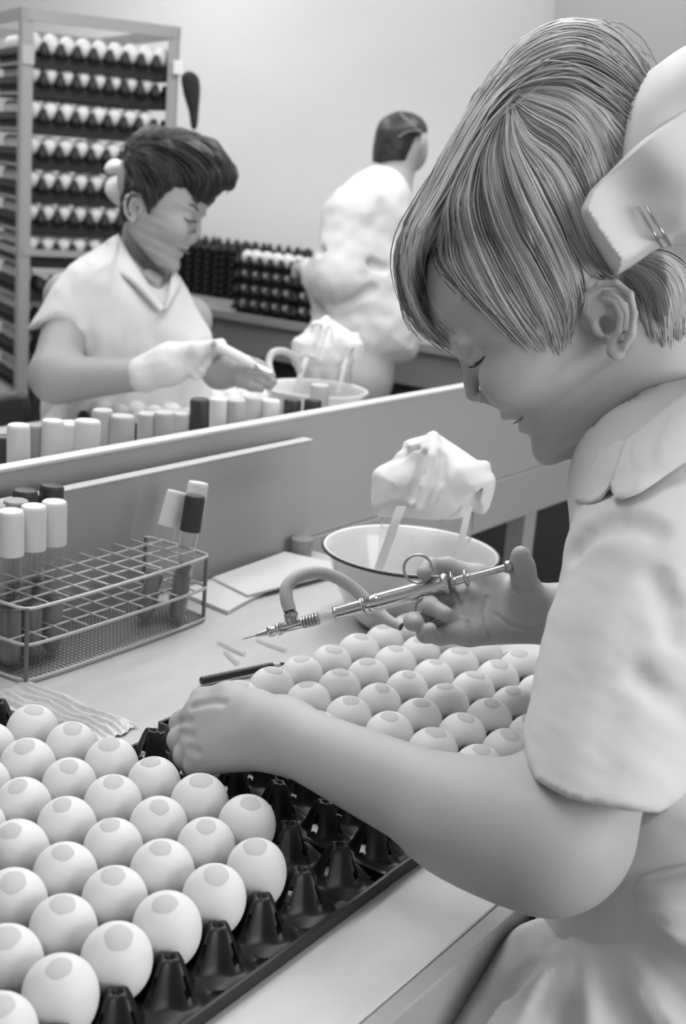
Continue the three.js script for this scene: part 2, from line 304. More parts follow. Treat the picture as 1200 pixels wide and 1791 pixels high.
// a tray of nc x nr nests; local x runs along the columns, local -z along the rows; origin = nest (0, 0)
function eggTray(label, origin, yaw, c0, c1, r0, r1, open = {}, want = null) {
  const t = thing('egg_tray', label, 'egg tray', origin, yaw);
  for (let c = c0; c <= c1 + 1; c++) for (let r = r0; r <= r1 + 1; r++) {
    if ((open.left && c === c0) || (open.right && c === c1 + 1) || (open.front && r === r0)) continue;
    if (want && !want(c - 0.5, r - 0.5)) continue;
    post(t, (c - 0.5) * PIT, -(r - 0.5) * PIT, [c === c0, c === c1 + 1, r === r1 + 1, r === r0]);
  }
  const xa = (c0 - 0.5) * PIT - 0.0275, xb = (c1 + 0.5) * PIT + 0.0275, za = -(r1 + 0.5) * PIT - 0.0275, zb = -(r0 - 0.5) * PIT + 0.0275, rim = [];
  const lip = 0.012, hh = 0.009;
  for (const [x0, x1, z0, z1] of [[xa, xb, za - 0.002, za], [xa, xb, zb, zb + 0.002], [xa - 0.002, xa, za, zb], [xb, xb + 0.002, za, zb]]) rim.push(box(x1 - x0 + 0.002, hh, z1 - z0 + 0.002, (x0 + x1) / 2, hh / 2 + 0.002, (z0 + z1) / 2, 0.0009));
  if (!open.right) rim.push(box(0.004, 0.004, zb - za + 0.006, xb + 0.001, 0.002, (za + zb) / 2, 0.0015));
  if (!open.front) rim.push(box(xb - xa + 0.006, 0.004, 0.004, (xa + xb) / 2, 0.002, zb + 0.001, 0.0015));
  part(t, 'rim', join(rim), M.tray);
  return t;
}
const frameX = p => { const d = p.clone().sub(camera.position), z = d.dot(camF); return [600 + FPX * d.dot(camR) / z, 895.5 - FPX * d.dot(camU) / z, z]; };
const EGG_H = 0.785, EGG_H2 = 0.7795, TRAY1 = { o: V3(-0.0417, TT + 0.001, -0.8461), yaw: 0.9867 }, TRAY2 = { o: V3(-0.0566, TT + 0.001, -1.1941), yaw: 0.9353 };
const latt = (t, c, r, h) => V3(t.o.x + PIT * (c * Math.cos(t.yaw) - r * Math.sin(t.yaw)), h, t.o.z + PIT * (-c * Math.sin(t.yaw) - r * Math.cos(t.yaw)));
{
  const inView = (c, r) => { const [x, y] = frameX(latt(TRAY1, c, r, EGG_H)); return x > -260 && y < 2000; };
  const A = eggTray('black moulded egg tray in front, cut by the lower edge, its corner nest empty', TRAY1.o, TRAY1.yaw, -4, 1, 0, 4, {}, inView);
  // columns count here from the tray's right: nest c stands at c * pitch along the bench
  A.position.copy(latt(TRAY1, 0, 0, TT + 0.001)); // same lattice as the eggs
  eggTray('black egg tray beside the hand held tray, cut by the left edge of the picture', TRAY1.o, TRAY1.yaw, -7, -5, 0, 4, { right: true }, inView);
  const E6 = eggTray('narrow empty black egg tray gripped by the left hand, between the two full trays', latt(TRAY1, 2.865, 0, TT + 0.001), TRAY1.yaw - 0.02, 0, 0, 0, 4); E6.scale.x = 0.72;
  eggTray('black egg tray between the front tray and the crumpled clear sleeve', TRAY1.o, TRAY1.yaw, -3, 1, 5, 8, { front: true });
  const rowName = ['in the row nearest the bench edge', 'in the second row from the bench edge', 'in the third row from the bench edge', 'in the fourth row from the bench edge', 'in the fifth row from the bench edge', 'in the third row before the clear sleeve', 'in the second row before the clear sleeve', 'in the row touching the clear sleeve'];
  for (let r = 0; r <= 7; r++) for (let j = -1, n = 0; j <= 7; j++) {
    if ((r === 0 && j === -1) || (r === 7 && j < 0)) continue;
    const p = latt(TRAY1, -j, r, EGG_H), [x, y] = frameX(p); if (x < -50 || y > 1860) continue;
    addEgg(p, `white egg, ${ordinal[n]} from the right ${rowName[r]}`, 'eggs in the near trays');
    n++;
  }
}
{
  eggTray('black egg tray under the forearm and the syringe, full of eggs', TRAY2.o, TRAY2.yaw, -1, 2, -5, 0, { right: true });
  eggTray('black egg tray half hidden by the sleeve, under the right hand', TRAY2.o, TRAY2.yaw, 3, 5, -5, 0);
  const rowName = ['in the farthest row from the forearm', 'in the second farthest row', 'in the third farthest row', 'in the third row behind the forearm', 'in the second row behind the forearm', 'in the row touching the forearm'];
  for (let r = 0; r <= 5; r++) for (let c = -1, n = 0; c <= 5; c++) {
    const p = latt(TRAY2, c, -r, EGG_H2);
    addEgg(p, `egg ${ordinal[n++]} from the left ${rowName[r]}, below the syringe`, 'eggs under the syringe', true, 2);
  }
}
// ---------------------------------------------------------------- bodies: shapes drawn in a plane that faces the viewer, given their own depth
// a plane through the point seen at (px, py), square to the line of sight there; local x right, y up, z towards the viewer
function plate(px, py, depth) {
  const o = at(px, py, depth), z = V3(0, CAM_Y, 0).sub(o).normalize(), x = camR.clone().addScaledVector(z, -camR.dot(z)).normalize(), y = z.clone().cross(x);
  const loc = p => { const d = p.clone().sub(o); return V3(d.dot(x), d.dot(y), d.dot(z)); };
  const pt = (a, b, h = 0) => { const r = at(a, b, 1).sub(V3(0, CAM_Y, 0)), t = o.clone().sub(V3(0, CAM_Y, 0)).dot(z) / r.dot(z); const q = V3(0, CAM_Y, 0).addScaledVector(r, t); return h ? q.addScaledVector(z, h) : q; };
  return { o, x, y, z, loc, pt, l2: (a, b) => { const q = loc(pt(a, b)); return [q.x, q.y]; }, world: (a, b, c) => o.clone().addScaledVector(x, a).addScaledVector(y, b).addScaledVector(z, c) };
}
function outline(P, pts, smooth = true, n = 160) {
  let l = pts.map(([a, b]) => P.l2(a, b));
  if (smooth) { const c = new THREE.CatmullRomCurve3(l.map(q => V3(q[0], q[1], 0)), true, 'centripetal'); l = c.getSpacedPoints(n).slice(0, -1).map(q => [q.x, q.y]); }
  return l;
}
function flatField(l, step = 0.0016, pad = 0.05) {     // signed distance to a closed outline, kept on a grid
  let x0 = 1e9, x1 = -1e9, y0 = 1e9, y1 = -1e9; for (const [x, y] of l) { x0 = Math.min(x0, x); x1 = Math.max(x1, x); y0 = Math.min(y0, y); y1 = Math.max(y1, y); }
  x0 -= pad; y0 -= pad; x1 += pad; y1 += pad; const nx = Math.ceil((x1 - x0) / step) + 1, ny = Math.ceil((y1 - y0) / step) + 1, D = new Float32Array(nx * ny), n = l.length;
  for (let j = 0; j < ny; j++) for (let i = 0; i < nx; i++) {
    const x = x0 + i * step, y = y0 + j * step; let d = 1e9, s = 1;
    for (let a = 0, b = n - 1; a < n; b = a++) {
      const ex = l[b][0] - l[a][0], ey = l[b][1] - l[a][1], wx = x - l[a][0], wy = y - l[a][1], t = clamp((wx * ex + wy * ey) / (ex * ex + ey * ey + 1e-12), 0, 1), qx = wx - ex * t, qy = wy - ey * t;
      d = Math.min(d, qx * qx + qy * qy); const c1 = y >= l[a][1], c2 = y < l[b][1], c3 = ex * wy > ey * wx; if ((c1 && c2 && c3) || (!c1 && !c2 && !c3)) s = -s;
    }
    D[j * nx + i] = s * Math.sqrt(d);
  }
  return (x, y) => { const u = clamp((x - x0) / step, 0, nx - 1.001), v = clamp((y - y0) / step, 0, ny - 1.001), i = Math.floor(u), j = Math.floor(v), a = u - i, b = v - j, k = j * nx + i; const e = Math.max(x0 - x, x - x1, y0 - y, y - y1, 0); return lerp(lerp(D[k], D[k + 1], a), lerp(D[k + nx], D[k + nx + 1], a), b) + e; };
}
// a body with that outline, rounded to half its thickness; zc(x, y) shifts its middle, wv(x, y) varies its thickness
function puffed(P, l, half, round, zc = null, wv = null) {
  const d2 = flatField(l), k = Math.min(half, round);
  return (X, Y, Z) => {
    X -= P.o.x; Y -= P.o.y; Z -= P.o.z; const x = X * P.x.x + Y * P.x.y + Z * P.x.z, y = X * P.y.x + Y * P.y.y + Z * P.y.z; let z = X * P.z.x + Y * P.z.y + Z * P.z.z;
    const d = d2(x, y); if (zc) z -= zc(x, y); const w = wv ? half * wv(x, y) : half;
    const a = Math.max(0, 1 + d / round); return (Math.hypot(a, z / w) - 1) * k;
  };
}
const chainOf = (pts, k = 0.008) => { const c = []; for (let i = 0; i + 1 < pts.length; i++) c.push(capsule(pts[i][0], pts[i + 1][0], pts[i][1], pts[i + 1][1])); return blend(c, k); };
const J = (x, y, d, r) => [at(x, y, d), r];

const skinMat = mat(0.44, 0.52), skinMat2 = mat(0.33, 0.55), lashMat = mat(0.03, 0.6), lipMat = mat(0.2, 0.45);
const blouseMat = mat(0.67, 0.9, { bumpMap: weave, bumpScale: 0.00025 });

// a head: local units of 0.475 mm, origin at the root of the nose, x forwards, y up, z towards the near ear
const tab = (t, y) => { if (y >= t[0][0]) return t[0][1]; for (let i = 0; i + 1 < t.length; i++) if (y >= t[i + 1][0]) { const k = (t[i][0] - y) / (t[i][0] - t[i + 1][0]); return lerp(t[i][1], t[i + 1][1], k * k * (3 - 2 * k)); } return t[t.length - 1][1]; };
function headField() {
  const front = [[120, -12], [60, 3], [22, 5], [0, -5], [-30, -8], [-60, -4], [-94, 8], [-125, 7], [-150, -5], [-172, -3], [-190, -8], [-217, 0], [-238, 0], [-255, -14]];
  const wide = [[120, 128], [60, 138], [0, 139], [-40, 136], [-80, 128], [-120, 116], [-160, 101], [-200, 82], [-235, 58], [-260, 34]];
  const deep = [[60, 150], [0, 132], [-60, 124], [-120, 122], [-200, 118], [-250, 100]];
  const v = V3, el = (c, r) => ellipsoid(c, r), cap = (a, b, r0, r1) => capsule(a, b, r0, r1);
  const skull = el(v(-192, 60, 0), v(196, 165, 149));
  const nose = blend([cap(v(-8, 6, 0), v(20, -46, 0), 9, 11), cap(v(20, -46, 0), v(30, -64, 0), 11, 11.5), cap(v(28, -72, 0), v(8, -91, 0), 8, 8)], 8);
  const alaA = el(v(14, -80, 0), v(15, 12, 10));
  const chin = el(v(-23, -222, 0), v(26, 26, 34));
  const lipU = cap(v(5, -129, 0), v(-9, -141, 40), 9.5, 4), lipL = cap(v(-6, -166, 0), v(-15, -150, 38), 9, 4);
  const sock = el(v(17, -15, 0), v(24, 17, 30)), ball = el(v(-27, -17, 0), v(27, 24, 28)), brow = el(v(-6, 20, 0), v(13, 11, 44)), cheek = el(v(-52, -78, 0), v(62, 52, 40));
  const lidCrease = cap(v(4, -6, 50), v(-20, -4, 88), 3, 3);
  return (x, y, z) => {
    const az = Math.abs(z), dx = tab(deep, y), xf = tab(front, y), w = tab(wide, y), xc = xf - dx;
    const a = Math.max(0, (x - xc) / dx), b = az / w, r = Math.sqrt(a * a + b * b);
    let f = (r - 1) * Math.min(dx, w) * 0.9;
    const jaw = x > -70 ? -256 : -256 + (-70 - x) * 0.52; f = smax(f, (jaw - y) * 0.88, 34); f = smax(f, -235 - x, 30); f = smax(f, y - 110, 60);
    f = smin(f, skull(x, y, z), 40);
    f = smin(f, cheek(x, y, az - 84), 30); f = smin(f, brow(x + 4, y, az - 46), 24);
    f = smax(f, -sock(x, y, az - 70), 24); f = smin(f, ball(x, y, az - 64), 10);
    f = smin(f, nose(x, y, z), 26); f = smin(f, alaA(x, y, az - 16), 6); f = smax(f, -(Math.hypot(x - 19, (y + 92) * 1.1, az - 9) - 5.5), 3);
    f = smin(f, lipU(x, y, az), 5); f = smin(f, lipL(x, y, az), 5); f = smin(f, chin(x, y, z), 22);
    return f;
  };
}
// an ear, drawn in the same units; P2 gives points of its plane as [back, up], z outwards
function earField(cx, cy, z0, ux, uy, s = 1) {
  const q = (p, u, z) => V3(cx + s * (p * uy * -1 + u * ux), cy + s * (p * ux + u * uy), z0 + s * (z + p * 0.42));
  const arc = (pts, r) => { const c = []; for (let i = 0; i + 1 < pts.length; i++) c.push(capsule(q(...pts[i]), q(...pts[i + 1]), r, r)); return blend(c, 4 * s); };
  const helix = arc([[-24, -4, 4], [-34, 18, 9], [-30, 44, 13], [-8, 59, 13], [18, 56, 12], [36, 34, 12], [38, 4, 11], [30, -26, 9], [16, -46, 6]], 6.2 * s);
  const anti = arc([[-4, 36, 7], [12, 26, 11], [18, 4, 12], [12, -20, 10], [0, -32, 7]], 6 * s);
  const lobe = ellipsoid(q(2, -50, 3), V3(15 * s, 17 * s, 9 * s)), trag = ellipsoid(q(-22, -14, 9), V3(7 * s, 12 * s, 7 * s)), plateE = ellipsoid(q(4, 4, -2), V3(33 * s, 52 * s, 8 * s));
  const root = ellipsoid(q(-10, 2, -12), V3(24 * s, 44 * s, 14 * s)), hole = ellipsoid(q(-6, -8, 6), V3(13 * s, 17 * s, 12 * s));
  return (x, y, z) => { let f = smin(plateE(x, y, z), root(x, y, z), 6 * s); f = smax(f, -hole(x, y, z), 5 * s); f = smin(f, helix(x, y, z), 5 * s); f = smin(f, anti(x, y, z), 6 * s); f = smin(f, lobe(x, y, z), 8 * s); return smin(f, trag(x, y, z), 5 * s); };
}

// strands of hair laid over a surface: guide lines in the picture plane, lifted to where they meet the surface
function strandsMesh(P, field, fans, opt) {
  const pos = [], nor = [], col = [], idx = [], memo = new Map(), st = 0.003;
  const hit = (x, y, sgn) => { let z = opt.zmax; while (z > -0.02) { const q = P.world(x, y, sgn * z), d = field(q.x, q.y, q.z); if (d < 0.0004) break; z -= Math.max(0.0012, Math.min(d * 0.7, 0.012)); } return z; };
  const cell = (i, j, sgn) => { const k = (i * 4096 + j) * 2 + (sgn > 0 ? 1 : 0); let z = memo.get(k); if (z === undefined) { z = hit(i * st, j * st, sgn); memo.set(k, z); } return z; };
  const lift = (x, y, sgn) => { const u = x / st, v = y / st, i = Math.floor(u), j = Math.floor(v), a = u - i, b = v - j; return lerp(lerp(cell(i, j, sgn), cell(i + 1, j, sgn), a), lerp(cell(i, j + 1, sgn), cell(i + 1, j + 1, sgn), a), b); };
  for (const fan of fans) {
    const curves = fan.guides.map(g => new THREE.CatmullRomCurve3(g.map(([a, b]) => { const [x, y] = P.l2(a, b); return V3(x, y, 0); }), false, 'centripetal'));
    const SEG = fan.seg || 22, lines = curves.map(c => c.getSpacedPoints(SEG));
    for (const sgn of fan.sides || [1, -1]) for (let s = 0; s < fan.n * (sgn > 0 ? 1 : 0.25); s++) {
      const w = rnd() * (lines.length - 1), i = Math.min(Math.floor(w), lines.length - 2), t = w - i;
      const j = fan.jit || 0.004, ox = rr(-j, j), oy = rr(-j, j), t0 = rr(0, fan.start ?? 0.12), t1 = 1 - rr(0, fan.end ?? 0.15);
      const lk = w * (fan.lock || 7), lock = noise3.noise(lk, fan.seed || 0, 1.7), lock2 = noise3.noise(lk * 2.7, 3.1, fan.seed || 0), fine2 = noise3.noise(lk * 9, 7.7, fan.seed || 0);
      const tn = fan.tone, tone = clamp(lerp(tn[0], tn[1], 0.5 + 0.8 * lock + 0.45 * lock2 + 0.3 * fine2 + rr(-0.12, 0.12)), tn[0] * 0.75, tn[1] * 1.15);
      const rad = (fan.rad || 0.0005) * rr(0.6, 1.3), raise = fan.raise || 0.0016, up = rr(-0.0005, raise) + (fan.lump ?? 0.003) * (0.6 * lock + 0.6 * lock2) + (rnd() < (fan.wild || 0) ? rr(0, 0.006) : 0), wob = rr(0, 6), pts = [], N = fan.wild && rnd() < fan.wild ? 1 : 0;
      let prev = null;
      for (let k = 0; k <= SEG; k++) {
        const u = lerp(t0, t1, k / SEG) * SEG, m = Math.min(Math.floor(u), SEG - 1), e = u - m, A = lines[i], B = lines[i + 1], q = 0.35 + 0.65 * k / SEG + N * Math.sin(k * 0.25 + wob);
        const x = lerp(lerp(A[m].x, A[m + 1].x, e), lerp(B[m].x, B[m + 1].x, e), t) + ox * q + 0.0006 * Math.sin(wob + k * 0.4), y = lerp(lerp(A[m].y, A[m + 1].y, e), lerp(B[m].y, B[m + 1].y, e), t) + oy * q;
        let z = lift(x, y, sgn); if (prev !== null) z = clamp(z, prev - 0.012, prev + 0.012); prev = z; pts.push(P.world(x, y, sgn * (z + up)));
      }
      const R = 4, base = pos.length / 3;
      for (let k = 0; k <= SEG; k++) {
        const T = pts[Math.min(k + 1, SEG)].clone().sub(pts[Math.max(k - 1, 0)]).normalize(), Nn = P.z.clone().multiplyScalar(sgn).addScaledVector(T, -sgn * T.dot(P.z)).normalize(), Bn = T.clone().cross(Nn), r = rad * Math.min(1, 0.3 + Math.sin(Math.PI * clamp(k / SEG, 0.02, 0.985)) * 1.3);
        for (let a = 0; a < R; a++) { const th = a / R * 2 * Math.PI, d = Nn.clone().multiplyScalar(Math.cos(th)).addScaledVector(Bn, Math.sin(th) * 1.5); pos.push(pts[k].x + d.x * r, pts[k].y + d.y * r, pts[k].z + d.z * r); nor.push(d.x, d.y, d.z); col.push(tone, tone, tone); }
        if (k) for (let a = 0; a < R; a++) { const p = base + (k - 1) * R + a, q = base + (k - 1) * R + (a + 1) % R; idx.push(p, q, p + R, q, q + R, p + R); }
      }
    }
  }
  const g = new THREE.BufferGeometry(); g.setAttribute('position', new THREE.Float32BufferAttribute(pos, 3)); g.setAttribute('normal', new THREE.Float32BufferAttribute(nor, 3)); g.setAttribute('color', new THREE.Float32BufferAttribute(col, 3)); g.setIndex(idx); return g;
}
// how far from the viewer the line of sight through a picture point meets a surface
function hitDepth(f, px, py, d0 = 0.6, d1 = 1.6) { let d = d0; while (d < d1) { const q = at(px, py, d), v = f(q.x, q.y, q.z); if (v < 0.0003) return d; d += Math.max(0.0012, v * 0.6); } return d1; }
const strandMat = new THREE.MeshPhysicalMaterial({ color: 0xffffff, vertexColors: true, roughness: 0.42, sheen: 0.3, sheenRoughness: 0.4 });
function headLocal(P, F, U, nose, s) { const o = P.pt(...nose), f = P.x.clone().multiplyScalar(F[0]).addScaledVector(P.y, F[1]), u = P.x.clone().multiplyScalar(U[0]).addScaledVector(P.y, U[1]), z = P.z, i = 1 / s;
  return (X, Y, Z) => { X -= o.x; Y -= o.y; Z -= o.z; return [(X * f.x + Y * f.y + Z * f.z) * i, (X * u.x + Y * u.y + Z * u.z) * i, (X * z.x + Y * z.y + Z * z.z) * i]; }; }
function headWorld(P, F, U, nose, s) { const o = P.pt(...nose), f = P.x.clone().multiplyScalar(F[0]).addScaledVector(P.y, F[1]), u = P.x.clone().multiplyScalar(U[0]).addScaledVector(P.y, U[1]); return (x, y, z) => o.clone().addScaledVector(f, x * s).addScaledVector(u, y * s).addScaledVector(P.z, z * s); }
// ---------------------------------------------------------------- things on the near bench
const onH = (x, y, h) => { const d = at(x, y, 1).sub(camera.position), t = (h - CAM_Y) / d.y; return camera.position.clone().addScaledVector(d, t); };
const onVp = (x, y, v) => { const n = V3(-SA, 0, -CA), d = at(x, y, 1).sub(camera.position), t = v / d.dot(n); return camera.position.clone().addScaledVector(d, t); };
const tubeGlass = lathe([[0.0001, 0.0006], [0.006, 0.0018], [0.0098, 0.0055], [0.0115, 0.0115], [0.0118, 0.02], [0.0118, 0.125]], 28);
const tubeLiquid = lathe([[0.0001, 0.0014], [0.0056, 0.0026], [0.0092, 0.006], [0.0108, 0.0115], [0.0111, 0.02], [0.0111, 0.062], [0.0001, 0.062]], 24);
const tubeCap = lathe([[0.0119, 0.122], [0.0134, 0.122], [0.0137, 0.1235], [0.0134, 0.165], [0.0126, 0.1685], [0.0112, 0.1695], [0.0001, 0.1695]], 28);
const tubeCapWide = tubeCap.clone().scale(1.22, 1, 1.22);
function testTube(label, foot, top, capMat, group, liquid = true, wide = false) {
  const t = thing('test_tube', label, 'test tube', foot, 0, group);
  t.quaternion.setFromUnitVectors(V3(0, 1, 0), top.clone().sub(foot).normalize());
  part(t, 'glass', tubeGlass, M.glass); if (liquid) part(t, 'contents', tubeLiquid, M.liquid, 'grey fluid'); part(t, 'cap', wide ? tubeCapWide : tubeCap, capMat); return t;
}
// wire rack
{
  const L = 0.284, D = 0.106, r = thing('tube_rack', 'long wire rack for test tubes standing before the grey boards', 'tube rack', W(0.852, 0.9435, TT), TH);
  const w = 0.0015, H = 0.081, X = x => x, corner = 0.012;
  const ring = (y, rad) => { const p = []; for (const [cx, cz, a0] of [[L - corner, -corner, 0], [L - corner, -D + corner, 90], [corner, -D + corner, 180], [corner, -corner, 270]]) for (const da of [-0, 0.5, 1]) { const a = (-90 + a0 + 90 * da) * Math.PI / 180; p.push(V3(cx + corner * Math.cos(a), y, cz - corner * Math.sin(a))); } return tube(p, rad, 120, 8, true); };
  for (const y of [0.0035, 0.042, H]) part(r, 'frame_wire', ring(y, 0.0019), M.wire);
  const lw = rod(V3(0, 0, 0), V3(L, 0, 0), 0.0011, 0.0011, 6), sw = rod(V3(0, 0, 0), V3(0, 0, -D), 0.0011, 0.0011, 6);
  for (const y of [0.042, H]) { for (let i = 1; i < 4; i++) part(r, 'wire', lw, M.wire).position.set(0, y, -D * i / 4); for (let i = 1; i < 10; i++) part(r, 'wire', sw, M.wire).position.set(L * i / 10, y + 0.0018, 0); }
  for (const [x, z] of [[0.002, -0.002], [L - 0.004, -0.004], [L - 0.004, -D + 0.004], [0.002, -D + 0.002]]) part(r, 'post', rod(V3(x, 0, z), V3(x, H + 0.001, z), 0.0024, 0.0022, 10), M.wireDark);
  const g = []; for (let i = 1; i < 48; i++) g.push(rod(V3(L * i / 48, 0.004, 0), V3(L * i / 48, 0.004, -D), 0.0006, 0.0006, 5)); for (let i = 1; i < 18; i++) g.push(rod(V3(0, 0.005, -D * i / 18), V3(L, 0.005, -D * i / 18), 0.0006, 0.0006, 5));
  const fm = part(r, 'floor_mesh', join(g), M.wireDark); fm.userData.kind = 'stuff';
  const cell = (i, j) => [0.852 + L * (i + 0.5) / 10, 0.9435 + D * (j + 0.5) / 4];
  const F = (i, j, h = TT + 0.0055) => W(...cell(i, j), h);
  const up = (i, j, du = 0, dv = 0) => { const [u, v] = cell(i, j); return W(u + du, v + dv, TT + 0.175); };
  testTube('white capped tube at the left end of the wire rack, nearest the picture edge', F(0, 1), up(0, 1, -0.002), M.capWhite, 'tubes in the wire rack');
  testTube('white capped tube between two other white caps in the wire rack', F(1, 1), up(1, 1, 0, 0), M.capWhite, 'tubes in the wire rack');
  testTube('right one of the three white capped tubes at the left of the wire rack', F(2, 1), up(2, 1, 0.0, 0.0), M.capWhite, 'tubes in the wire rack');
  testTube('dark capped tube behind the leftmost white cap of the wire rack', F(0, 2), up(0, 2, -0.002, 0), M.capMid, 'tubes in the wire rack');
  testTube('tube with a dark grey cap just behind the middle white cap', F(1, 2), up(1, 2, 0.0, 0), M.capMid, 'tubes in the wire rack');
  testTube('dark capped tube in the back row of the wire rack, left of its neighbour', F(2, 3), up(2, 3, 0.008, 0), M.capDark, 'tubes in the wire rack');
  testTube('black capped tube in the back row of the wire rack, rightmost of the left cluster', F(3, 3), up(3, 3, 0.018, 0), M.capDark, 'tubes in the wire rack');
  testTube('leaning white capped tube left of the black cap at the right end of the rack', F(7, 1), up(7, 1, 0.062, 0.003), M.capWhite, 'tubes in the wire rack').scale.setScalar(0.93);
  testTube('leaning tube with a black cap at the right end of the rack', F(8, 0), up(8, 0, 0.022, -0.004), M.capDark, 'tubes in the wire rack').scale.setScalar(0.9);
  testTube('white capped tube standing behind the black cap at the right end of the rack', F(9, 1), up(9, 1, 0.034, 0.0), M.capWhite, 'tubes in the wire rack').scale.setScalar(0.93);
}
// enamel bowl, jar, cloth
const BC = W(1.305, 0.772, TT + 0.001);
const bowlParts = parent => {
  part(parent, 'basin', lathe([[0.0001, 0.003], [0.045, 0.003], [0.062, 0.006], [0.078, 0.02], [0.094, 0.05], [0.106, 0.085], [0.111, 0.0965], [0.1155, 0.0985], [0.1175, 0.0965], [0.1145, 0.0935], [0.108, 0.084], [0.096, 0.049], [0.08, 0.0185], [0.064, 0.0035], [0.06, 0.0005], [0.045, 0.0005], [0.0001, 0.0008]].reverse().map(([r, y]) => [r * 0.915, y * 0.97]), 72), M.enamel);
  const t = new THREE.TorusGeometry(0.107, 0.0021, 8, 96); t.rotateX(Math.PI / 2); t.translate(0, 0.0933, 0); part(parent, 'rim', t, M.dark, 'dark rolled rim');
};
const bowl = thing('enamel_bowl', 'white enamel bowl with dark rim standing behind the syringe', 'bowl', BC); bowlParts(bowl);
const JC = BC.clone().add(V3(0.016, 0.0038, -0.004));
const jar = thing('glass_jar', 'clear glass jar under white cloth inside the near enamel bowl', 'jar', JC);
part(jar, 'glass', lathe([[0.0001, 0.001], [0.05, 0.001], [0.0545, 0.006], [0.0555, 0.015], [0.0555, 0.165]], 56), M.glass);
part(jar, 'rim', new THREE.TorusGeometry(0.0555, 0.0016, 8, 64).rotateX(Math.PI / 2).translate(0, 0.165, 0), M.glass);
const cloth = thing('cloth_cover', 'crumpled white cloth with ribbons draped over the jar in the near bowl', 'cloth', JC);
{
  const P = plate(745, 850, frameX(JC.clone().add(V3(0, 0.17, 0)))[2] - 0.004);
  const O = [[650, 884], [653, 850], [656, 824], [680, 808], [700, 797], [706, 772], [730, 764], [760, 760], [800, 782], [846, 812], [866, 836], [864, 866], [846, 897], [822, 892], [812, 906], [786, 918], [752, 922], [716, 920], [684, 912], [658, 900]];
  const b = puffed(P, outline(P, O, true, 140), 0.06, 0.034);
  const l = pts => chainOf(pts.map(([a, c, r], i) => [P.pt(a, c, r), 0.0035]), 0.003);
  const ridge = l([[758, 764, 0.03], [752, 800, 0.058], [737, 850, 0.066], [728, 880, 0.064]]), ridge2 = l([[762, 856, 0.06], [800, 828, 0.056], [848, 814, 0.028]]), ridge3 = l([[700, 798, 0.02], [730, 792, 0.04], [757, 768, 0.03]]);
  const cut = l([[742, 798, 0.055], [734, 830, 0.062], [722, 868, 0.064]]), cut2 = l([[704, 772, 0.02], [707, 796, 0.035], [730, 789, 0.043]]), cut3 = l([[770, 800, 0.05], [768, 840, 0.062], [745, 880, 0.064]]), cut4 = l([[835, 850, 0.045], [818, 886, 0.05], [812, 905, 0.05]]);
  const body = (x, y, z) => { let f = b(x, y, z) + 0.003 * noise3.noise(x * 24, y * 24, z * 24) + 0.0007 * noise3.noise(x * 60, y * 60, z * 60); f = smin(f, ridge(x, y, z), 0.012); f = smin(f, ridge2(x, y, z), 0.014); f = smin(f, ridge3(x, y, z), 0.012); for (const c of [cut, cut2, cut3, cut4]) f = smax(f, -c(x, y, z), 0.009); return f; };
  const hollow = ellipsoid(JC.clone().add(V3(0, 0.12, 0)), V3(0.0575, 0.065, 0.0575));
  const bb = boundsOf(O.flatMap(([a, c]) => [P.pt(a, c, 0.07), P.pt(a, c, -0.07)]), 0.005);
  const g = isoMesh((x, y, z) => Math.max(body(x, y, z), -hollow(x, y, z)), bb[0], bb[1], 0.0028); g.translate(-JC.x, -JC.y, -JC.z);
  part(cloth, 'drape', g, M.cloth);
  const strip = (pts, w) => { const c = new THREE.CatmullRomCurve3(pts.map(([a, d, r]) => P.pt(a, d, r).sub(JC))); return thick(grid(4, 24, (s, t) => c.getPoint(t).addScaledVector(P.x, (s - 0.5) * w)), 0.0008); };
  part(cloth, 'ribbon', strip([[704, 884, 0.066], [694, 910, 0.068], [680, 950, 0.062], [662, 998, 0.052]], 0.011), M.cloth);
  part(cloth, 'ribbon', strip([[818, 884, 0.05], [812, 910, 0.056], [804, 945, 0.055], [792, 985, 0.05]], 0.008), M.cloth);
}
// sheets of card, stopper, pencil, glass slivers, crumpled sleeve
function slab(pts, h0, t) { const s = new THREE.Shape(pts.map(([u, v]) => new THREE.Vector2(u, v))); const g = new THREE.ExtrudeGeometry(s, { depth: t, bevelEnabled: true, bevelSize: 0.0006, bevelThickness: 0.0006, bevelSegments: 2 }); g.rotateX(-Math.PI / 2); g.rotateY(TH); g.translate(0, h0, 0); return g; }
tagged('card_sheet', 'larger pale card sheet lying between the stopper and the hose', 'card', slab([[1.245, 1.03], [1.41, 1.038], [1.425, 0.93], [1.225, 0.955]], TT + 0.0062, 0.0022), M.paper);
tagged('card_sheet', 'smaller pale card tucked under the larger sheet beside the wire rack', 'card', slab([[1.18, 1.03], [1.26, 1.03], [1.262, 0.958], [1.168, 0.94]], TT + 0.001, 0.0036), M.paper);
tagged('rubber_stopper', 'small grey stopper standing at the foot of the grey boards', 'stopper', lathe([[0.0001, 0.0003], [0.0135, 0.0003], [0.0142, 0.001], [0.0155, 0.026], [0.015, 0.0275], [0.0001, 0.0278]], 32).translate(...W(1.432, 1.0255, TT).toArray()), M.rubberGrey, null);
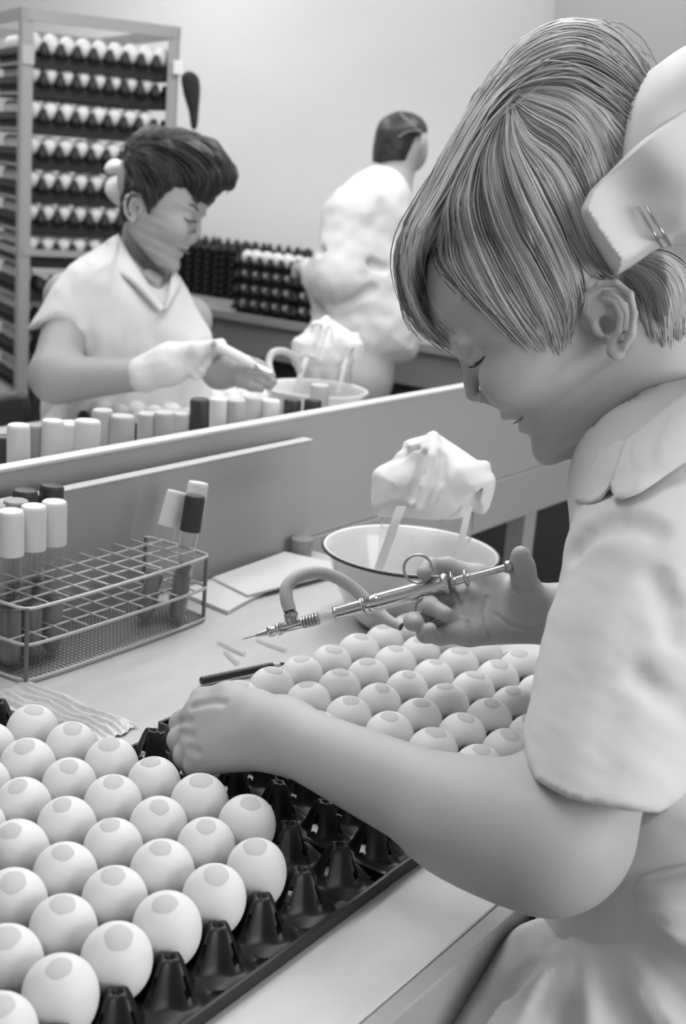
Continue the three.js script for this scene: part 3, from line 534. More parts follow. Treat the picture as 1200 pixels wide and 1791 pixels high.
{
  const a = onH(351, 1191, TT + 0.006), b = onH(499, 1160, TT + 0.007), L = b.distanceTo(a), p = thing('grease_pencil', 'dark round pencil with a pale sharpened tip lying before the hand', 'pencil', a);
  p.quaternion.setFromUnitVectors(V3(0, 1, 0), b.clone().sub(a).normalize());
  part(p, 'barrel', lathe([[0.0001, 0], [0.0036, 0.0003], [0.0042, 0.0012], [0.0042, L * 0.8], [0.0037, L * 0.845], [0.0001, L * 0.85]], 24), M.dark);
  part(p, 'sharpened_wood', lathe([[0.0036, L * 0.845], [0.0033, L * 0.87], [0.0019, L * 0.95], [0.0001, L * 0.955]], 20), M.boardTop, 'pale cone of bare wood'); part(p, 'point', lathe([[0.0024, L * 0.93], [0.0017, L * 0.965], [0.0004, L], [0.0001, L]], 16), M.dark, 'dark blunt point');
}
[[[380, 1122], [428, 1144], 'thin glass sliver nearest the wire rack'], [[392, 1139], [416, 1160], 'short glass sliver just left of the needle'], [[448, 1118], [499, 1137], 'thin glass sliver under the nozzle of the syringe']].forEach(([a, b, l]) =>
  tagged('glass_sliver', l + ', lying on the bench', 'glass sliver', tube([onH(...a, TT + 0.0025), onH((a[0] + b[0]) / 2, (a[1] + b[1]) / 2, TT + 0.003), onH(...b, TT + 0.0025)], t => 0.0012 + 0.0014 * t, 10, 8), M.frost, null));
{
  const sh = grid(90, 60, (a, b) => {
    const u = 0.795 + 0.062 * a + 0.006 * noise3.noise(b * 4, 1, 2), v = 0.79 + 0.155 * b + 0.006 * noise3.noise(a * 4, 5, 2), e = Math.min(1, 6 * Math.min(a, 1 - a, b, 1 - b) + 0.3);
    const ph = a * 40 + 2.2 * noise3.noise(a * 2, b * 5, 1); return W(u, v, TT + 0.0015 + e * (0.0045 + 0.0026 * Math.sin(ph) + 0.0022 * noise3.noise(a * 12, b * 5, 7) + 0.0012 * noise3.noise(a * 26, b * 30, 3)));
  });
  tagged('plastic_sleeve', 'crumpled clear sleeve with bright pleats lying behind the near eggs', 'plastic sleeve', thick(sh, 0.0004), M.film);
}
// syringe: everything is laid along its axis; t is the picture column it stands at
{
  const A = at(445, 1112, 1.262), B = at(897, 989, 1.216), L = A.distanceTo(B), T = x => L * (x - 445) / 452;
  const s = thing('syringe', 'metal syringe with finger rings held in the right hand', 'syringe', A); const ax = B.clone().sub(A).normalize();
  const toCam = camF.clone().negate().addScaledVector(ax, camF.dot(ax)).normalize(), side = ax.clone().cross(toCam);
  s.quaternion.setFromRotationMatrix(new THREE.Matrix4().makeBasis(side.clone(), ax, side.clone().cross(ax)));
  const seg = (name, l, m, label, n = 28) => part(s, name, lathe(l.map(([x, r]) => [r, T(x)]), n), m, label);
  seg('needle', [[424, 0.0002], [426, 0.0007], [446, 0.0008], [450, 0.0017], [471, 0.003], [472, 0.0001]], M.steelDull);
  seg('nut', [[470, 0.0001], [470, 0.0052], [474, 0.006], [480, 0.006], [482, 0.0045], [486, 0.0045], [487, 0.0066], [493, 0.0066], [494, 0.0001]], M.steel, null, 6);
  seg('nozzle', [[492, 0.0001], [492, 0.005], [530, 0.005], [530, 0.0058], [534, 0.0058], [534, 0.0001]], M.steel);
  for (let i = 0; i < 5; i++) seg('knurled_ring', [[534 + i * 5.4, 0.0001], [534 + i * 5.4, 0.0048], [535 + i * 5.4, 0.0061], [538 + i * 5.4, 0.0061], [539.2 + i * 5.4, 0.0048], [539.2 + i * 5.4, 0.0001]], M.steelDull);
  seg('glass_barrel', [[561, 0.0001], [561, 0.0056], [590, 0.0058], [590, 0.0001]], M.frost, 'cloudy glass section');
  seg('collar', [[589, 0.0001], [589, 0.0075], [593, 0.0075], [593, 0.0064], [634, 0.0068], [636, 0.0078], [642, 0.0086], [642, 0.0001]], M.steel);
  seg('barrel', [[641, 0.0001], [641, 0.0084], [662, 0.0084], [663, 0.0089], [667, 0.0089], [668, 0.0084], [776, 0.0084], [778, 0.0108], [784, 0.0112], [786, 0.0095], [790, 0.0095], [791, 0.0001]], M.steel);
  seg('end_ring', [[793, 0.0001], [793, 0.0104], [798, 0.0104], [799, 0.004], [799, 0.0001]], M.steel);
  seg('plunger', [[798, 0.0001], [798, 0.0039], [886, 0.0036], [886, 0.0001]], M.steel); seg('stop_ring', [[815, 0.0038], [815, 0.0082], [821, 0.0082], [821, 0.0038]], M.steel); seg('thumb_button', [[884, 0.0001], [884, 0.0055], [889, 0.006], [896, 0.0052], [898, 0.0001]], M.steelDull);
  const inv = s.quaternion.clone().invert(), loc = p => p.clone().sub(A).applyQuaternion(inv);
  for (const [x, y, r, d] of [[731, 995, 0.0132, 1.224], [748, 1066, 0.0118, 1.222]]) {
    const t = new THREE.TorusGeometry(r, 0.0013, 10, 48); t.lookAt(loc(at(x, y, d)).clone().sub(loc(at(x - 60, y + 20, d - 0.3)))); const c = loc(at(x, y, d)); t.translate(c.x, c.y, c.z); part(s, 'finger_ring', t, M.steelDull);
  }
  // side valve that takes the hose
  const v0 = at(511, 1096, 1.254), v1 = at(508, 1068, 1.252);
  part(s, 'side_valve', join([rod(loc(v0), loc(v1), 0.0038, 0.0038, 14), rod(loc(at(510, 1086, 1.253)), loc(at(509, 1078, 1.2525)), 0.0066, 0.0066, 12), rod(loc(at(509, 1076, 1.2525)), loc(at(508, 1070, 1.252)), 0.0072, 0.006, 12)]), M.steelDull);
  tagged('rubber_hose', 'grey rubber hose arching from the syringe in front of the near bowl', 'hose', tube([[507, 1068, 1.252], [501, 1046, 1.254], [502, 1026, 1.258], [522, 1008, 1.264], [556, 1001, 1.272], [592, 1012, 1.28], [626, 1036, 1.285], [654, 1064, 1.28], [680, 1085, 1.27], [702, 1096, 1.262]].map(p => at(...p)), t => t > 0.86 ? 0.006 * (1 - (t - 0.86) * 2.2) : 0.0064, 60, 14), M.rubber);
}
// ---------------------------------------------------------------- the young woman with the syringe
{
  const who = thing('person', 'young fair haired woman in white cap and blouse leaning over the eggs with a syringe', 'person');
  const S = 0.000475, DH = 1.08, P = plate(950, 620, DH), NOSE = [812, 620], F = [-0.796, -0.605], U = [-0.605, 0.796];
  const toHead = headLocal(P, F, U, NOSE, S), fromHead = headWorld(P, F, U, NOSE, S), head = headField(), ear = earField(-227, -103, 146, -0.455, 0.89);
  const neck = blend([capsule(P.pt(1082, 700), at(1165, 860, 1.09), 0.046, 0.05), capsule(P.pt(1128, 600), at(1210, 850, 1.1), 0.051, 0.056), capsule(at(1195, 830, 1.1), at(1280, 1000, 1.12), 0.06, 0.09)], 0.03);
  const headSkin = (x, y, z) => { const q = toHead(x, y, z); return smin(head(...q), Math.min(ear(q[0], q[1], q[2]), ear(q[0], q[1], -q[2])), 5) * S; };
  const fHead = (x, y, z) => smin(headSkin(x, y, z), neck(x, y, z), 0.022);
  const corners = [[690, 30], [1330, 30], [690, 1010], [1330, 1010]].flatMap(([a, b]) => [P.pt(a, b, 0.12), P.pt(a, b, -0.11)]);
  const hb = boundsOf([fromHead(60, 240, 160), fromHead(60, -290, 160), fromHead(-400, 240, -160), fromHead(-400, -290, -160), fromHead(60, 240, -160), fromHead(60, -290, -160), fromHead(-400, 240, 160), fromHead(-400, -290, 160), at(1290, 1010, 1.2), at(1290, 1010, 1.0)], 0.01);
  const geoHead = isoMesh(fHead, hb[0], hb[1], 0.0026);
  // near arm and hand
  const sh = J(1140, 960, 0.975, 0.05), el = J(960, 1488, 0.888, 0.045), wr = at(492, 1284, 1.045);
  const upper = capsule(at(1140, 985, 0.972), at(1000, 1440, 0.9), 0.04, 0.044), fore1 = capsule(el[0], at(800, 1428, 0.935), 0.043, 0.039), fore2 = capsule(at(800, 1425, 0.935), wr, 0.038, 0.0265), bulge = ellipsoid(at(900, 1452, 0.905), V3(0.055, 0.04, 0.04));
  const palmL = blend([[352, 1246, 1.1, 0.0145], [350, 1276, 1.094, 0.0145], [352, 1305, 1.086, 0.0138], [366, 1327, 1.076, 0.0125]].map(([a, b, d, r]) => capsule(wr, at(a, b, d), 0.022, r)), 0.016);
  const fingersL = [
    chainOf([J(352, 1246, 1.1, 0.0125), J(321, 1266, 1.116, 0.0108), J(325, 1302, 1.13, 0.009), J(338, 1325, 1.128, 0.0078)]),
    chainOf([J(350, 1276, 1.094, 0.0122), J(317, 1294, 1.106, 0.0105), J(328, 1328, 1.12, 0.0088), J(342, 1345, 1.12, 0.0078)]),
    chainOf([J(352, 1305, 1.086, 0.0118), J(327, 1321, 1.094, 0.0102), J(340, 1346, 1.108, 0.0085), J(352, 1358, 1.11, 0.0074)]),
    chainOf([J(366, 1327, 1.076, 0.0108), J(344, 1339, 1.083, 0.0094), J(355, 1354, 1.097, 0.0076), J(364, 1362, 1.1, 0.0068)])];
  const web = capsule(at(445, 1244, 1.064), at(372, 1240, 1.092), 0.0175, 0.0135);
  const thumbL = chainOf([J(450, 1240, 1.065, 0.014), J(400, 1219, 1.088, 0.0108), J(350, 1219, 1.108, 0.0084)], 0.012);
  const fArm = (x, y, z) => {
    let f = smin(upper(x, y, z), fore1(x, y, z), 0.03); f = smin(f, fore2(x, y, z), 0.02); f = smin(f, bulge(x, y, z), 0.03); f = smin(smin(f, palmL(x, y, z), 0.014), web(x, y, z), 0.012);
    let g = fingersL[0](x, y, z); for (let i = 1; i < 4; i++) g = smin(g, fingersL[i](x, y, z), 0.0022);
    f = smin(f, g, 0.005); return smin(f, thumbL(x, y, z), 0.006);
  };
  const mark = (f, pts, r, d0, d1) => chainOf(pts.map(([a, b]) => [at(a, b, hitDepth(f, a, b, d0, d1) - r * 0.2), r]), 0.002);
  const lineL = [[[336, 1236], [352, 1231], [374, 1227], [392, 1229]], [[313, 1262], [322, 1260], [332, 1262]], [[316, 1283], [326, 1285], [336, 1288]], [[328, 1309], [336, 1312], [346, 1315]]].map((l, i) => mark(fArm, l, i ? 0.0013 : 0.0014, 0.9, 1.2));
  const fArm2 = (x, y, z) => { let f = fArm(x, y, z); if (f < 0.02 && f > -0.02) for (const l of lineL) f = smax(f, -l(x, y, z), 0.006); return f; };
  const armPts = [sh[0], el[0], wr, at(310, 1190, 1.12), at(330, 1370, 1.12), at(900, 1600, 0.9), at(720, 1500, 0.9)];
  const geoArm = isoMesh(fArm2, ...boundsOf(armPts, 0.06), 0.003);
  // far arm and the hand on the syringe
  const wr2 = at(992, 1078, 1.268);
  const palmR = blend([[838, 1012, 1.25, 0.013], [818, 1046, 1.242, 0.0135], [814, 1078, 1.234, 0.013], [822, 1106, 1.225, 0.0135]].map(([a, b, d, r]) => capsule(wr2, at(a, b, d), 0.023, r)), 0.014);
  const fingersR = [
    chainOf([J(838, 1010, 1.25, 0.011), J(782, 991, 1.25, 0.009), J(753, 990, 1.238, 0.008), J(742, 1002, 1.222, 0.0072)], 0.004),
    chainOf([J(818, 1046, 1.242, 0.0115), J(752, 1048, 1.242, 0.0092), J(752, 1060, 1.215, 0.0082), J(779, 1074, 1.205, 0.0074)], 0.004),
    chainOf([J(814, 1078, 1.234, 0.0112), J(742, 1082, 1.232, 0.009), J(722, 1087, 1.212, 0.0082), J(728, 1090, 1.205, 0.0078)], 0.004),
    chainOf([J(822, 1106, 1.225, 0.0105), J(770, 1113, 1.22, 0.0082), J(744, 1110, 1.206, 0.0074), J(752, 1101, 1.198, 0.0066)], 0.004)];
  const thumbR = chainOf([J(950, 1075, 1.25, 0.02), J(921, 1040, 1.235, 0.0145), J(914, 995, 1.222, 0.0098), J(911, 971, 1.218, 0.0088)], 0.012);
  const forearmR = capsule(wr2, at(1130, 1120, 1.31), 0.026, 0.036), toSh = capsule(at(1130, 1120, 1.31), at(1200, 960, 1.25), 0.04, 0.05);
  const fHandR = (x, y, z) => {
    let f = smin(palmR(x, y, z), forearmR(x, y, z), 0.02); f = smin(f, toSh(x, y, z), 0.02);
    let g = fingersR[0](x, y, z); for (let i = 1; i < 4; i++) g = smin(g, fingersR[i](x, y, z), 0.0022);
    f = smin(f, g, 0.008); f = smin(f, thumbR(x, y, z), 0.012); return f;
  };
  const lineR = [[[859, 1120], [850, 1100], [846, 1070], [852, 1045]], [[827, 1122], [822, 1108], [818, 1088]], [[868, 1075], [892, 1094], [928, 1104], [946, 1098]], [[898, 1030], [914, 1036], [930, 1032]], [[795, 1040], [806, 1056], [808, 1074]]].map(l => mark(fHandR, l, 0.0008, 1.0, 1.32));
  const fHandR2 = (x, y, z) => { let f = fHandR(x, y, z); if (f < 0.02 && f > -0.02) for (const l of lineR) f = smax(f, -l(x, y, z), 0.0035); return f; };
  const geoHand = isoMesh(fHandR2, ...boundsOf([at(700, 940, 1.2), at(700, 1150, 1.25), at(1140, 1120, 1.31), at(1200, 960, 1.25)], 0.06), 0.0026);
  // trunk inside the clothes, so that the body is one
  const trunk = blend([capsule(at(1250, 960, 1.13), at(1200, 1500, 1.1), 0.1, 0.1), capsule(sh[0], at(1270, 1000, 1.13), 0.05, 0.08), capsule(at(1200, 1500, 1.1), at(1150, 1800, 0.98), 0.1, 0.09)], 0.05);
  const geoTrunk = isoMesh(trunk, ...boundsOf([at(1250, 960, 1.13), sh[0], at(1150, 1800, 0.98)], 0.13), 0.012);
  part(who, 'body', mergeGeometries([geoHead, geoArm, geoHand, geoTrunk]), skinMat, 'fair skin of face, ear, neck, arms and hands');
  // lashes, brow, lips
  const onSkin = (x, y, zg, off = 0) => { let z = 190; while (z > 0) { const q = fromHead(x, y, z); if (fHead(q.x, q.y, q.z) < 0) break; z -= 0.5; } return fromHead(x, y, z + off); };
  part(who, 'eyelashes', tube([[6, -24], [-1, -27], [-10, -29], [-20, -29], [-30, -27]].map(([x, y]) => onSkin(x, y, 0, 1.2)), t => 0.0006 + 0.0011 * Math.sin(Math.PI * t), 20, 8), lashMat, 'dark lashes of the lowered eye');
  part(who, 'lips', tube([[3, -150], [-4, -151], [-12, -150], [-20, -148]].map(([x, y]) => onSkin(x, y, 0, -0.6)), t => 0.0005 + 0.0009 * Math.sin(Math.PI * t), 16, 8), lipMat, 'dark line between the lips');
  // hair
  const HO = [[703, 430], [712, 395], [740, 345], [768, 285], [802, 222], [842, 156], [900, 86], [960, 50], [1020, 41], [1072, 58], [1115, 100], [1150, 160], [1195, 260], [1220, 380], [1222, 480], [1205, 570], [1170, 606], [1130, 602], [1108, 570], [1098, 530], [1082, 503], [1052, 492], [1022, 506], [1008, 535], [1002, 575], [985, 622], [962, 626], [920, 600], [872, 556], [832, 512], [800, 470], [770, 446], [748, 452], [734, 478], [734, 520], [752, 560], [788, 604], [756, 590], [726, 556], [708, 510], [702, 468]];
  const hairBody = puffed(P, outline(P, HO, true, 260), 0.083, 0.088);
  const ripple = (x, y, z) => hairBody(x, y, z) + 0.0016 * noise3.noise(x * 34, y * 34, z * 34) + 0.0007 * noise3.noise(x * 120, y * 40, z * 120);
  const hairF = (x, y, z) => Math.max(ripple(x, y, z), -(fHead(x, y, z) + 0.003));
  const hairBase = isoMesh(ripple, ...boundsOf(corners, 0.0), 0.004);
  const hair = part(who, 'hair', hairBase, mat(0.26, 0.6), 'teased fair hair with darker streaks');
  const surf = (x, y, z) => Math.min(ripple(x, y, z), fHead(x, y, z));
  const fans = [
    { n: 900, guides: [[[1020, 45], [930, 78], [850, 155], [792, 248], [745, 342], [710, 410], [704, 480], [728, 556], [786, 604]], [[1000, 92], [905, 135], [832, 228], [782, 318], [737, 398], [719, 468], [732, 540], [788, 600]], [[960, 150], [868, 212], [815, 300], [775, 375], [745, 430], [730, 480], [742, 540], [790, 596]]], tone: [0.13, 0.58], seed: 1, lock: 6, rad: 0.00048, jit: 0.006, wild: 0.3, lump: 0.004 },
    { n: 1250, guides: [[[940, 165], [865, 235], [815, 320], [778, 395], [765, 440], [790, 480], [830, 525], [880, 575]], [[900, 200], [850, 262], [815, 330], [800, 380], [812, 440], [840, 505], [880, 560], [935, 615]], [[897, 202], [862, 275], [856, 330], [872, 400], [905, 470], [935, 530], [960, 580], [975, 622]], [[892, 204], [880, 280], [890, 345], [915, 412], [945, 465], [972, 515], [990, 560], [985, 612]], [[897, 208], [910, 270], [945, 330], [975, 390], [995, 440], [1010, 490], [1015, 515], [1005, 545]]], tone: [0.13, 0.58], seed: 4, lock: 4.2, lump: 0.004, rad: 0.0005, end: 0.3, wild: 0.06 },
    { n: 950, guides: [[[897, 208], [910, 270], [945, 330], [975, 390], [1000, 440], [1030, 485], [1060, 500]], [[897, 206], [923, 265], [972, 303], [1008, 360], [1030, 410], [1060, 460], [1100, 490]], [[892, 195], [950, 225], [1000, 255], [1025, 300], [1040, 350], [1060, 400]], [[888, 186], [940, 190], [990, 204], [1030, 240], [1060, 310]], [[885, 190], [940, 180], [1000, 185], [1050, 210], [1100, 250]]], tone: [0.13, 0.58], seed: 9, lock: 4.5, lump: 0.004, rad: 0.0005 },
    { n: 950, guides: [[[885, 190], [940, 180], [1000, 185], [1050, 210], [1090, 240]], [[870, 190], [925, 135], [1000, 112], [1070, 140], [1120, 190]], [[855, 185], [910, 105], [985, 68], [1070, 85], [1130, 150]], [[850, 170], [905, 92], [970, 52], [1040, 48], [1110, 100], [1150, 165]]], tone: [0.13, 0.58], seed: 14, lock: 5, rad: 0.00048, jit: 0.006, wild: 0.25, lump: 0.004 },
    { n: 420, guides: [[[1050, 478], [1085, 488], [1110, 520], [1122, 560], [1135, 600]], [[1065, 470], [1110, 470], [1150, 500], [1165, 550], [1165, 604]], [[1075, 460], [1130, 450], [1180, 470], [1205, 520], [1200, 580]]], tone: [0.13, 0.58], seed: 21, lock: 5, rad: 0.0005 },
  ];
  const strands = part(hair, 'strand', strandsMesh(P, surf, fans, { zmax: 0.1 }), strandMat); strands.name = 'strands'; strands.userData.kind = 'stuff';
  // cap
  const capO = [[1066, 200], [1100, 158], [1150, 118], [1200, 86], [1270, 66], [1350, 110], [1390, 250], [1360, 380], [1280, 430], [1180, 440], [1080, 420], [1030, 360], [1036, 290]];
  const cuffO = [[1003, 382], [1016, 350], [1034, 328], [1100, 272], [1200, 192], [1290, 140], [1370, 200], [1390, 320], [1300, 410], [1200, 440], [1165, 444], [1130, 458], [1098, 476], [1070, 491], [1050, 468], [1026, 434], [1004, 396]];
  const wrinkle = (a, k) => (x, y, z) => a * noise3.noise(x * k, y * k, z * k);
  const capF = puffed(P, outline(P, capO), 0.088, 0.04), cuffF = puffed(P, outline(P, cuffO, false), 0.094, 0.009), wr1 = wrinkle(0.0016, 18);
  const clip = (f) => (x, y, z) => f(x, y, z) + wr1(x, y, z);
  const cb = boundsOf([[1000, 60], [1400, 60], [1000, 500], [1400, 500]].flatMap(([a, b]) => [P.pt(a, b, 0.11), P.pt(a, b, -0.11)]), 0.006);
  const cap = part(who, 'cap', isoMesh(clip(capF), cb[0], cb[1], 0.0045), M.cloth, 'white cloth cap at the back of the head');
  part(cap, 'cuff', isoMesh(clip(cuffF), cb[0], cb[1], 0.0027), M.cloth, 'turned up cuff ending in a point above the ear');
  const onCuff = ([a, b], up) => at(a, b, hitDepth(clip(cuffF), a, b, 0.85, 1.2) - up);
  for (const l of [[[1116, 362], [1128, 382], [1146, 412], [1163, 438]], [[1130, 360], [1142, 380], [1160, 408], [1177, 434]]]) part(cap, 'hair_pin', tube(l.map((q, i) => onCuff(q, i === 0 || i === 3 ? 0.0005 : 0.0022)), 0.0011, 20, 8), M.steelDull);
  part(cap, 'hair_clip', new THREE.SphereGeometry(0.0045, 16, 12).scale(1, 1.7, 0.7).rotateZ(-0.5).translate(...P.pt(1189, 450, 0.098).toArray()), M.capWhite, 'small white clip');
  // blouse: trunk, collar, sleeve
  const PT = plate(1150, 1200, 1.13), PS = plate(1070, 1180, 0.945);
  const trunkO = [[1090, 776], [1052, 786], [1022, 812], [1003, 852], [998, 900], [997, 980], [1000, 1100], [1010, 1300], [1020, 1480], [1030, 1590], [1120, 1640], [1300, 1680], [1480, 1640], [1500, 1200], [1450, 880], [1340, 740], [1240, 690], [1150, 728]];
  const slvO = [[1040, 905], [1010, 940], [996, 985], [970, 1045], [948, 1130], [930, 1220], [914, 1292], [917, 1318], [940, 1368], [1000, 1394], [1080, 1411], [1148, 1422], [1182, 1400], [1215, 1290], [1262, 1120], [1265, 980], [1210, 900], [1120, 872]];
  const trunkF0 = puffed(PT, outline(PT, trunkO), 0.155, 0.11), yoke = capsule(at(1195, 850, 1.04), at(1160, 960, 0.99), 0.085, 0.068);
  const waist = capsule(at(1215, 1380, 1.03), at(1190, 1600, 1.0), 0.115, 0.11);
  const trunkF = (x, y, z) => smin(smin(trunkF0(x, y, z), yoke(x, y, z), 0.05), waist(x, y, z), 0.06);
  // the sleeve runs on past its hem and is then cut square along it, hollow round the arm
  const slvLong = [[1040, 905], [1010, 940], [996, 985], [970, 1045], [948, 1130], [930, 1220], [914, 1292], [905, 1340], [890, 1420], [900, 1500], [980, 1540], [1090, 1540], [1180, 1500], [1215, 1290], [1262, 1120], [1265, 980], [1210, 900], [1120, 872]];
  const hemO = [[860, 1280], [916, 1288], [926, 1322], [946, 1350], [1000, 1374], [1080, 1390], [1146, 1400], [1180, 1382], [1300, 1290], [1300, 800], [860, 800]];
  const slvPuff = puffed(PS, outline(PS, slvLong, true, 200), 0.064, 0.05, (x, y) => -0.36 * y + 0.012), hem2 = flatField(outline(PS, hemO, false));
  const slvF0 = (x, y, z) => { const q = PS.loc(V3(x, y, z)); return smax(slvPuff(x, y, z), hem2(q.x, q.y), 0.006); };
  const A = t => sh[0].clone().lerp(el[0], t), inner = (x, y, z) => { const q = PS.loc(V3(x, y, z)); return Math.max(slvPuff(x, y, z) + 0.009, -0.02 - hem2(q.x, q.y)); };
  const fold = (x, y, z) => { const q = PS.loc(V3(x, y, z)), a = q.x * 0.5 + q.y * 0.86, b = q.x * 0.86 - q.y * 0.5; return 0.0018 * noise3.noise(a * 24 + 4, b * 9, q.z * 8) + 0.0008 * noise3.noise(a * 52, b * 18 + 3, q.z * 16) + 0.0004 * noise3.noise(a * 110, b * 40, q.z * 30); };
  const slvF = (x, y, z) => smax(slvF0(x, y, z), -inner(x, y, z), 0.003);
  const smooth = (x, y, z) => smin(trunkF(x, y, z), slvF(x, y, z), 0.03);
  const groove = (f, pts, r) => chainOf(pts.map(([a, b]) => [at(a, b, hitDepth(f, a, b, 0.78, 1.3) - r * 0.35), r]), 0.004);
  const seams = [groove(smooth, [[1004, 962], [1022, 938], [1048, 920], [1080, 912], [1112, 914], [1145, 926]], 0.006), groove(smooth, [[1042, 852], [1062, 846], [1078, 862]], 0.003), groove(smooth, [[1150, 1010], [1172, 1060], [1182, 1110]], 0.005), groove(smooth, [[1120, 1180], [1160, 1215], [1200, 1240]], 0.005)];
  const bl = (x, y, z) => { let f = smooth(x, y, z); if (f < 0.03) { for (const s of seams) f = smax(f, -s(x, y, z), 0.014); f += fold(x, y, z); } return Math.max(f, -(neck(x, y, z) - 0.004), -inner(x, y, z)); };
  const bb = boundsOf([[900, 680], [1320, 680], [900, 1690], [1320, 1690]].flatMap(([a, b]) => [at(a, b, 0.84), at(a, b, 1.3)]), 0.01);
  const blouse = part(who, 'blouse', isoMesh(bl, bb[0], bb[1], 0.0045), blouseMat, 'white short sleeved blouse');
  // collar flaps, laid over the shoulders
  const under = (x, y, z) => Math.min(smooth(x, y, z), neck(x, y, z) - 0.003);
  const flap = (top, bot, lift, d0) => {
    const T = new THREE.CatmullRomCurve3(top.map(p => V3(p[0], p[1], 0))), B = new THREE.CatmullRomCurve3(bot.map(p => V3(p[0], p[1], 0)));
    const g = grid(28, 12, (a, b) => { const p = T.getPoint(a).lerp(B.getPoint(a), b); return at(p.x, p.y, hitDepth(under, p.x, p.y, 0.78, d0) - lift * (0.35 + 0.65 * Math.sin(Math.PI * (0.15 + 0.75 * b)))); });
    return thick(g, 0.003);
  };
  part(blouse, 'collar', flap([[1097, 774], [1125, 752], [1160, 722], [1200, 690], [1290, 630]], [[1072, 850], [1080, 872], [1112, 866], [1174, 826], [1290, 745]], 0.011, 1.1), blouseMat, 'turned down collar');
  part(blouse, 'collar', flap([[1096, 774], [1088, 771], [1070, 776], [1046, 790]], [[1068, 848], [1050, 868], [1026, 878], [1004, 876]], 0.009, 1.12), blouseMat);
  // skirt, gathered at the waist
  const PK = plate(1060, 1720, 0.985);
  const skO = [[1030, 1480], [1000, 1560], [985, 1594], [930, 1620], [895, 1660], [845, 1720], [790, 1791], [730, 1880], [1000, 1960], [1480, 1960], [1480, 1400], [1300, 1380], [1120, 1400]];
  const wl = [[600, 1640], [985, 1592], [1018, 1574], [1040, 1562], [1100, 1552], [1200, 1530], [1500, 1460], [1500, 2100], [600, 2100]];
  const g0 = PK.l2(1022, 1578), waist2 = flatField(outline(PK, wl, false));
  const skPuff = puffed(PK, outline(PK, skO), 0.118, 0.08);
  const skF0 = (x, y, z) => { const q = PK.loc(V3(x, y, z)); return smax(skPuff(x, y, z), waist2(q.x, q.y), 0.02); };
  const sg = (l, r) => groove(skF0, l, r);
  const sgs = [sg([[1020, 1590], [1004, 1630], [988, 1680], [977, 1740], [974, 1830]], 0.006), sg([[985, 1610], [940, 1660], [885, 1730], [830, 1810]], 0.006), sg([[1040, 1595], [1062, 1640], [1074, 1690]], 0.007), sg([[1062, 1566], [1098, 1606], [1118, 1632]], 0.007), sg([[1046, 1584], [1100, 1660], [1150, 1710], [1230, 1775]], 0.006), sg([[1030, 1600], [1044, 1680], [1075, 1760], [1120, 1840]], 0.005)];
  const skF = (x, y, z) => {
    let f = skF0(x, y, z); if (f > 0.05) return f;
    const q = PK.loc(V3(x, y, z)), dx = q.x - g0[0], dy = q.y - g0[1], r = Math.hypot(dx, dy), th = Math.atan2(dy, dx);
    f += (0.012 * noise3.noise(th * 2.6 + 2, r * 3, 0.4) + 0.005 * noise3.noise(th * 6.5, r * 5, 5.4)) * sstep(0.0, 0.09, r) - 0.002;
    for (const s of sgs) f = smax(f, -s(x, y, z), 0.022); return f * 0.8;
  };
  const kb = boundsOf([[720, 1480], [1320, 1480], [720, 1860], [1320, 1860]].flatMap(([a, b]) => [at(a, b, 0.84), at(a, b, 1.11)]), 0.0);
  part(who, 'skirt', isoMesh(skF, kb[0], kb[1], 0.0045), blouseMat, 'gathered white skirt');
  part(who, 'waist_button', new THREE.SphereGeometry(0.0045, 16, 10).scale(1, 1, 0.5).translate(...at(1022, 1577, 0.9).toArray()), M.capMid, 'small round fastener at the waist');
}
// ---------------------------------------------------------------- the second bench: tubes behind the divider, eggs, bowl
{
  const list = [[8, 762, 'capDark'], [32, 742, 'capWhite'], [62, 742, 'capMid'], [93, 734, 'capWhite'], [123, 738, 'capWhite', 1], [154, 734, 'capWhite', 1], [179, 716, 'capGrey'], [214, 726, 'capGrey', 1], [258, 722, 'capGrey'], [287, 720, 'capGrey'], [318, 722, 'capGrey'], [349, 697, 'capDark'], [383, 696, 'capWhite'], [414, 698, 'capGrey'], [443, 694, 'capGrey'], [475, 699, 'capWhite'], [512, 698, 'capDark'], [548, 698, 'capDark'], [560, 672, 'capGrey', 1]];
  const tone = { capDark: 'dark', capWhite: 'white', capMid: 'dark grey', capGrey: 'light grey' };
  list.forEach(([x, y, c, wide], i) => {
    const v = i % 2 ? 1.145 : 1.165 + (i === 18 ? 0.1 : 0), top = onVp(x, y, v), foot = W(...UVH(top).slice(0, 2).map((q, k) => q + (k ? 0 : rr(-0.008, 0.008))), TT + 0.027);
    const t = testTube(`${wide ? 'wide ' : ''}${tone[c]} tube cap behind the divider, ${i < 10 ? ordinal[i] + ' from the left' : ordinal[18 - i] + ' from the right'} in the row`, foot, top, M[c], 'capped tubes behind the divider', true, !!wide);
    t.position.y = Math.max(TT + 0.002, top.y - 0.1695); 
  });
  const rk = thing('tube_rack', 'wire rack hidden behind the divider that holds the row of capped tubes', 'tube rack', W(0.9, 1.11, TT), TH);
  for (const y of [0.03, 0.1]) for (const z of [0, -0.08]) part(rk, 'frame_wire', rod(V3(0, y, z), V3(0.85, y, z), 0.0019, 0.0019, 8), M.wire);
  for (const x of [0.002, 0.28, 0.56, 0.848]) for (const z of [0, -0.08]) part(rk, 'post', rod(V3(x, 0, z), V3(x, 0.101, z), 0.0022, 0.0022, 8), M.wireDark);
}
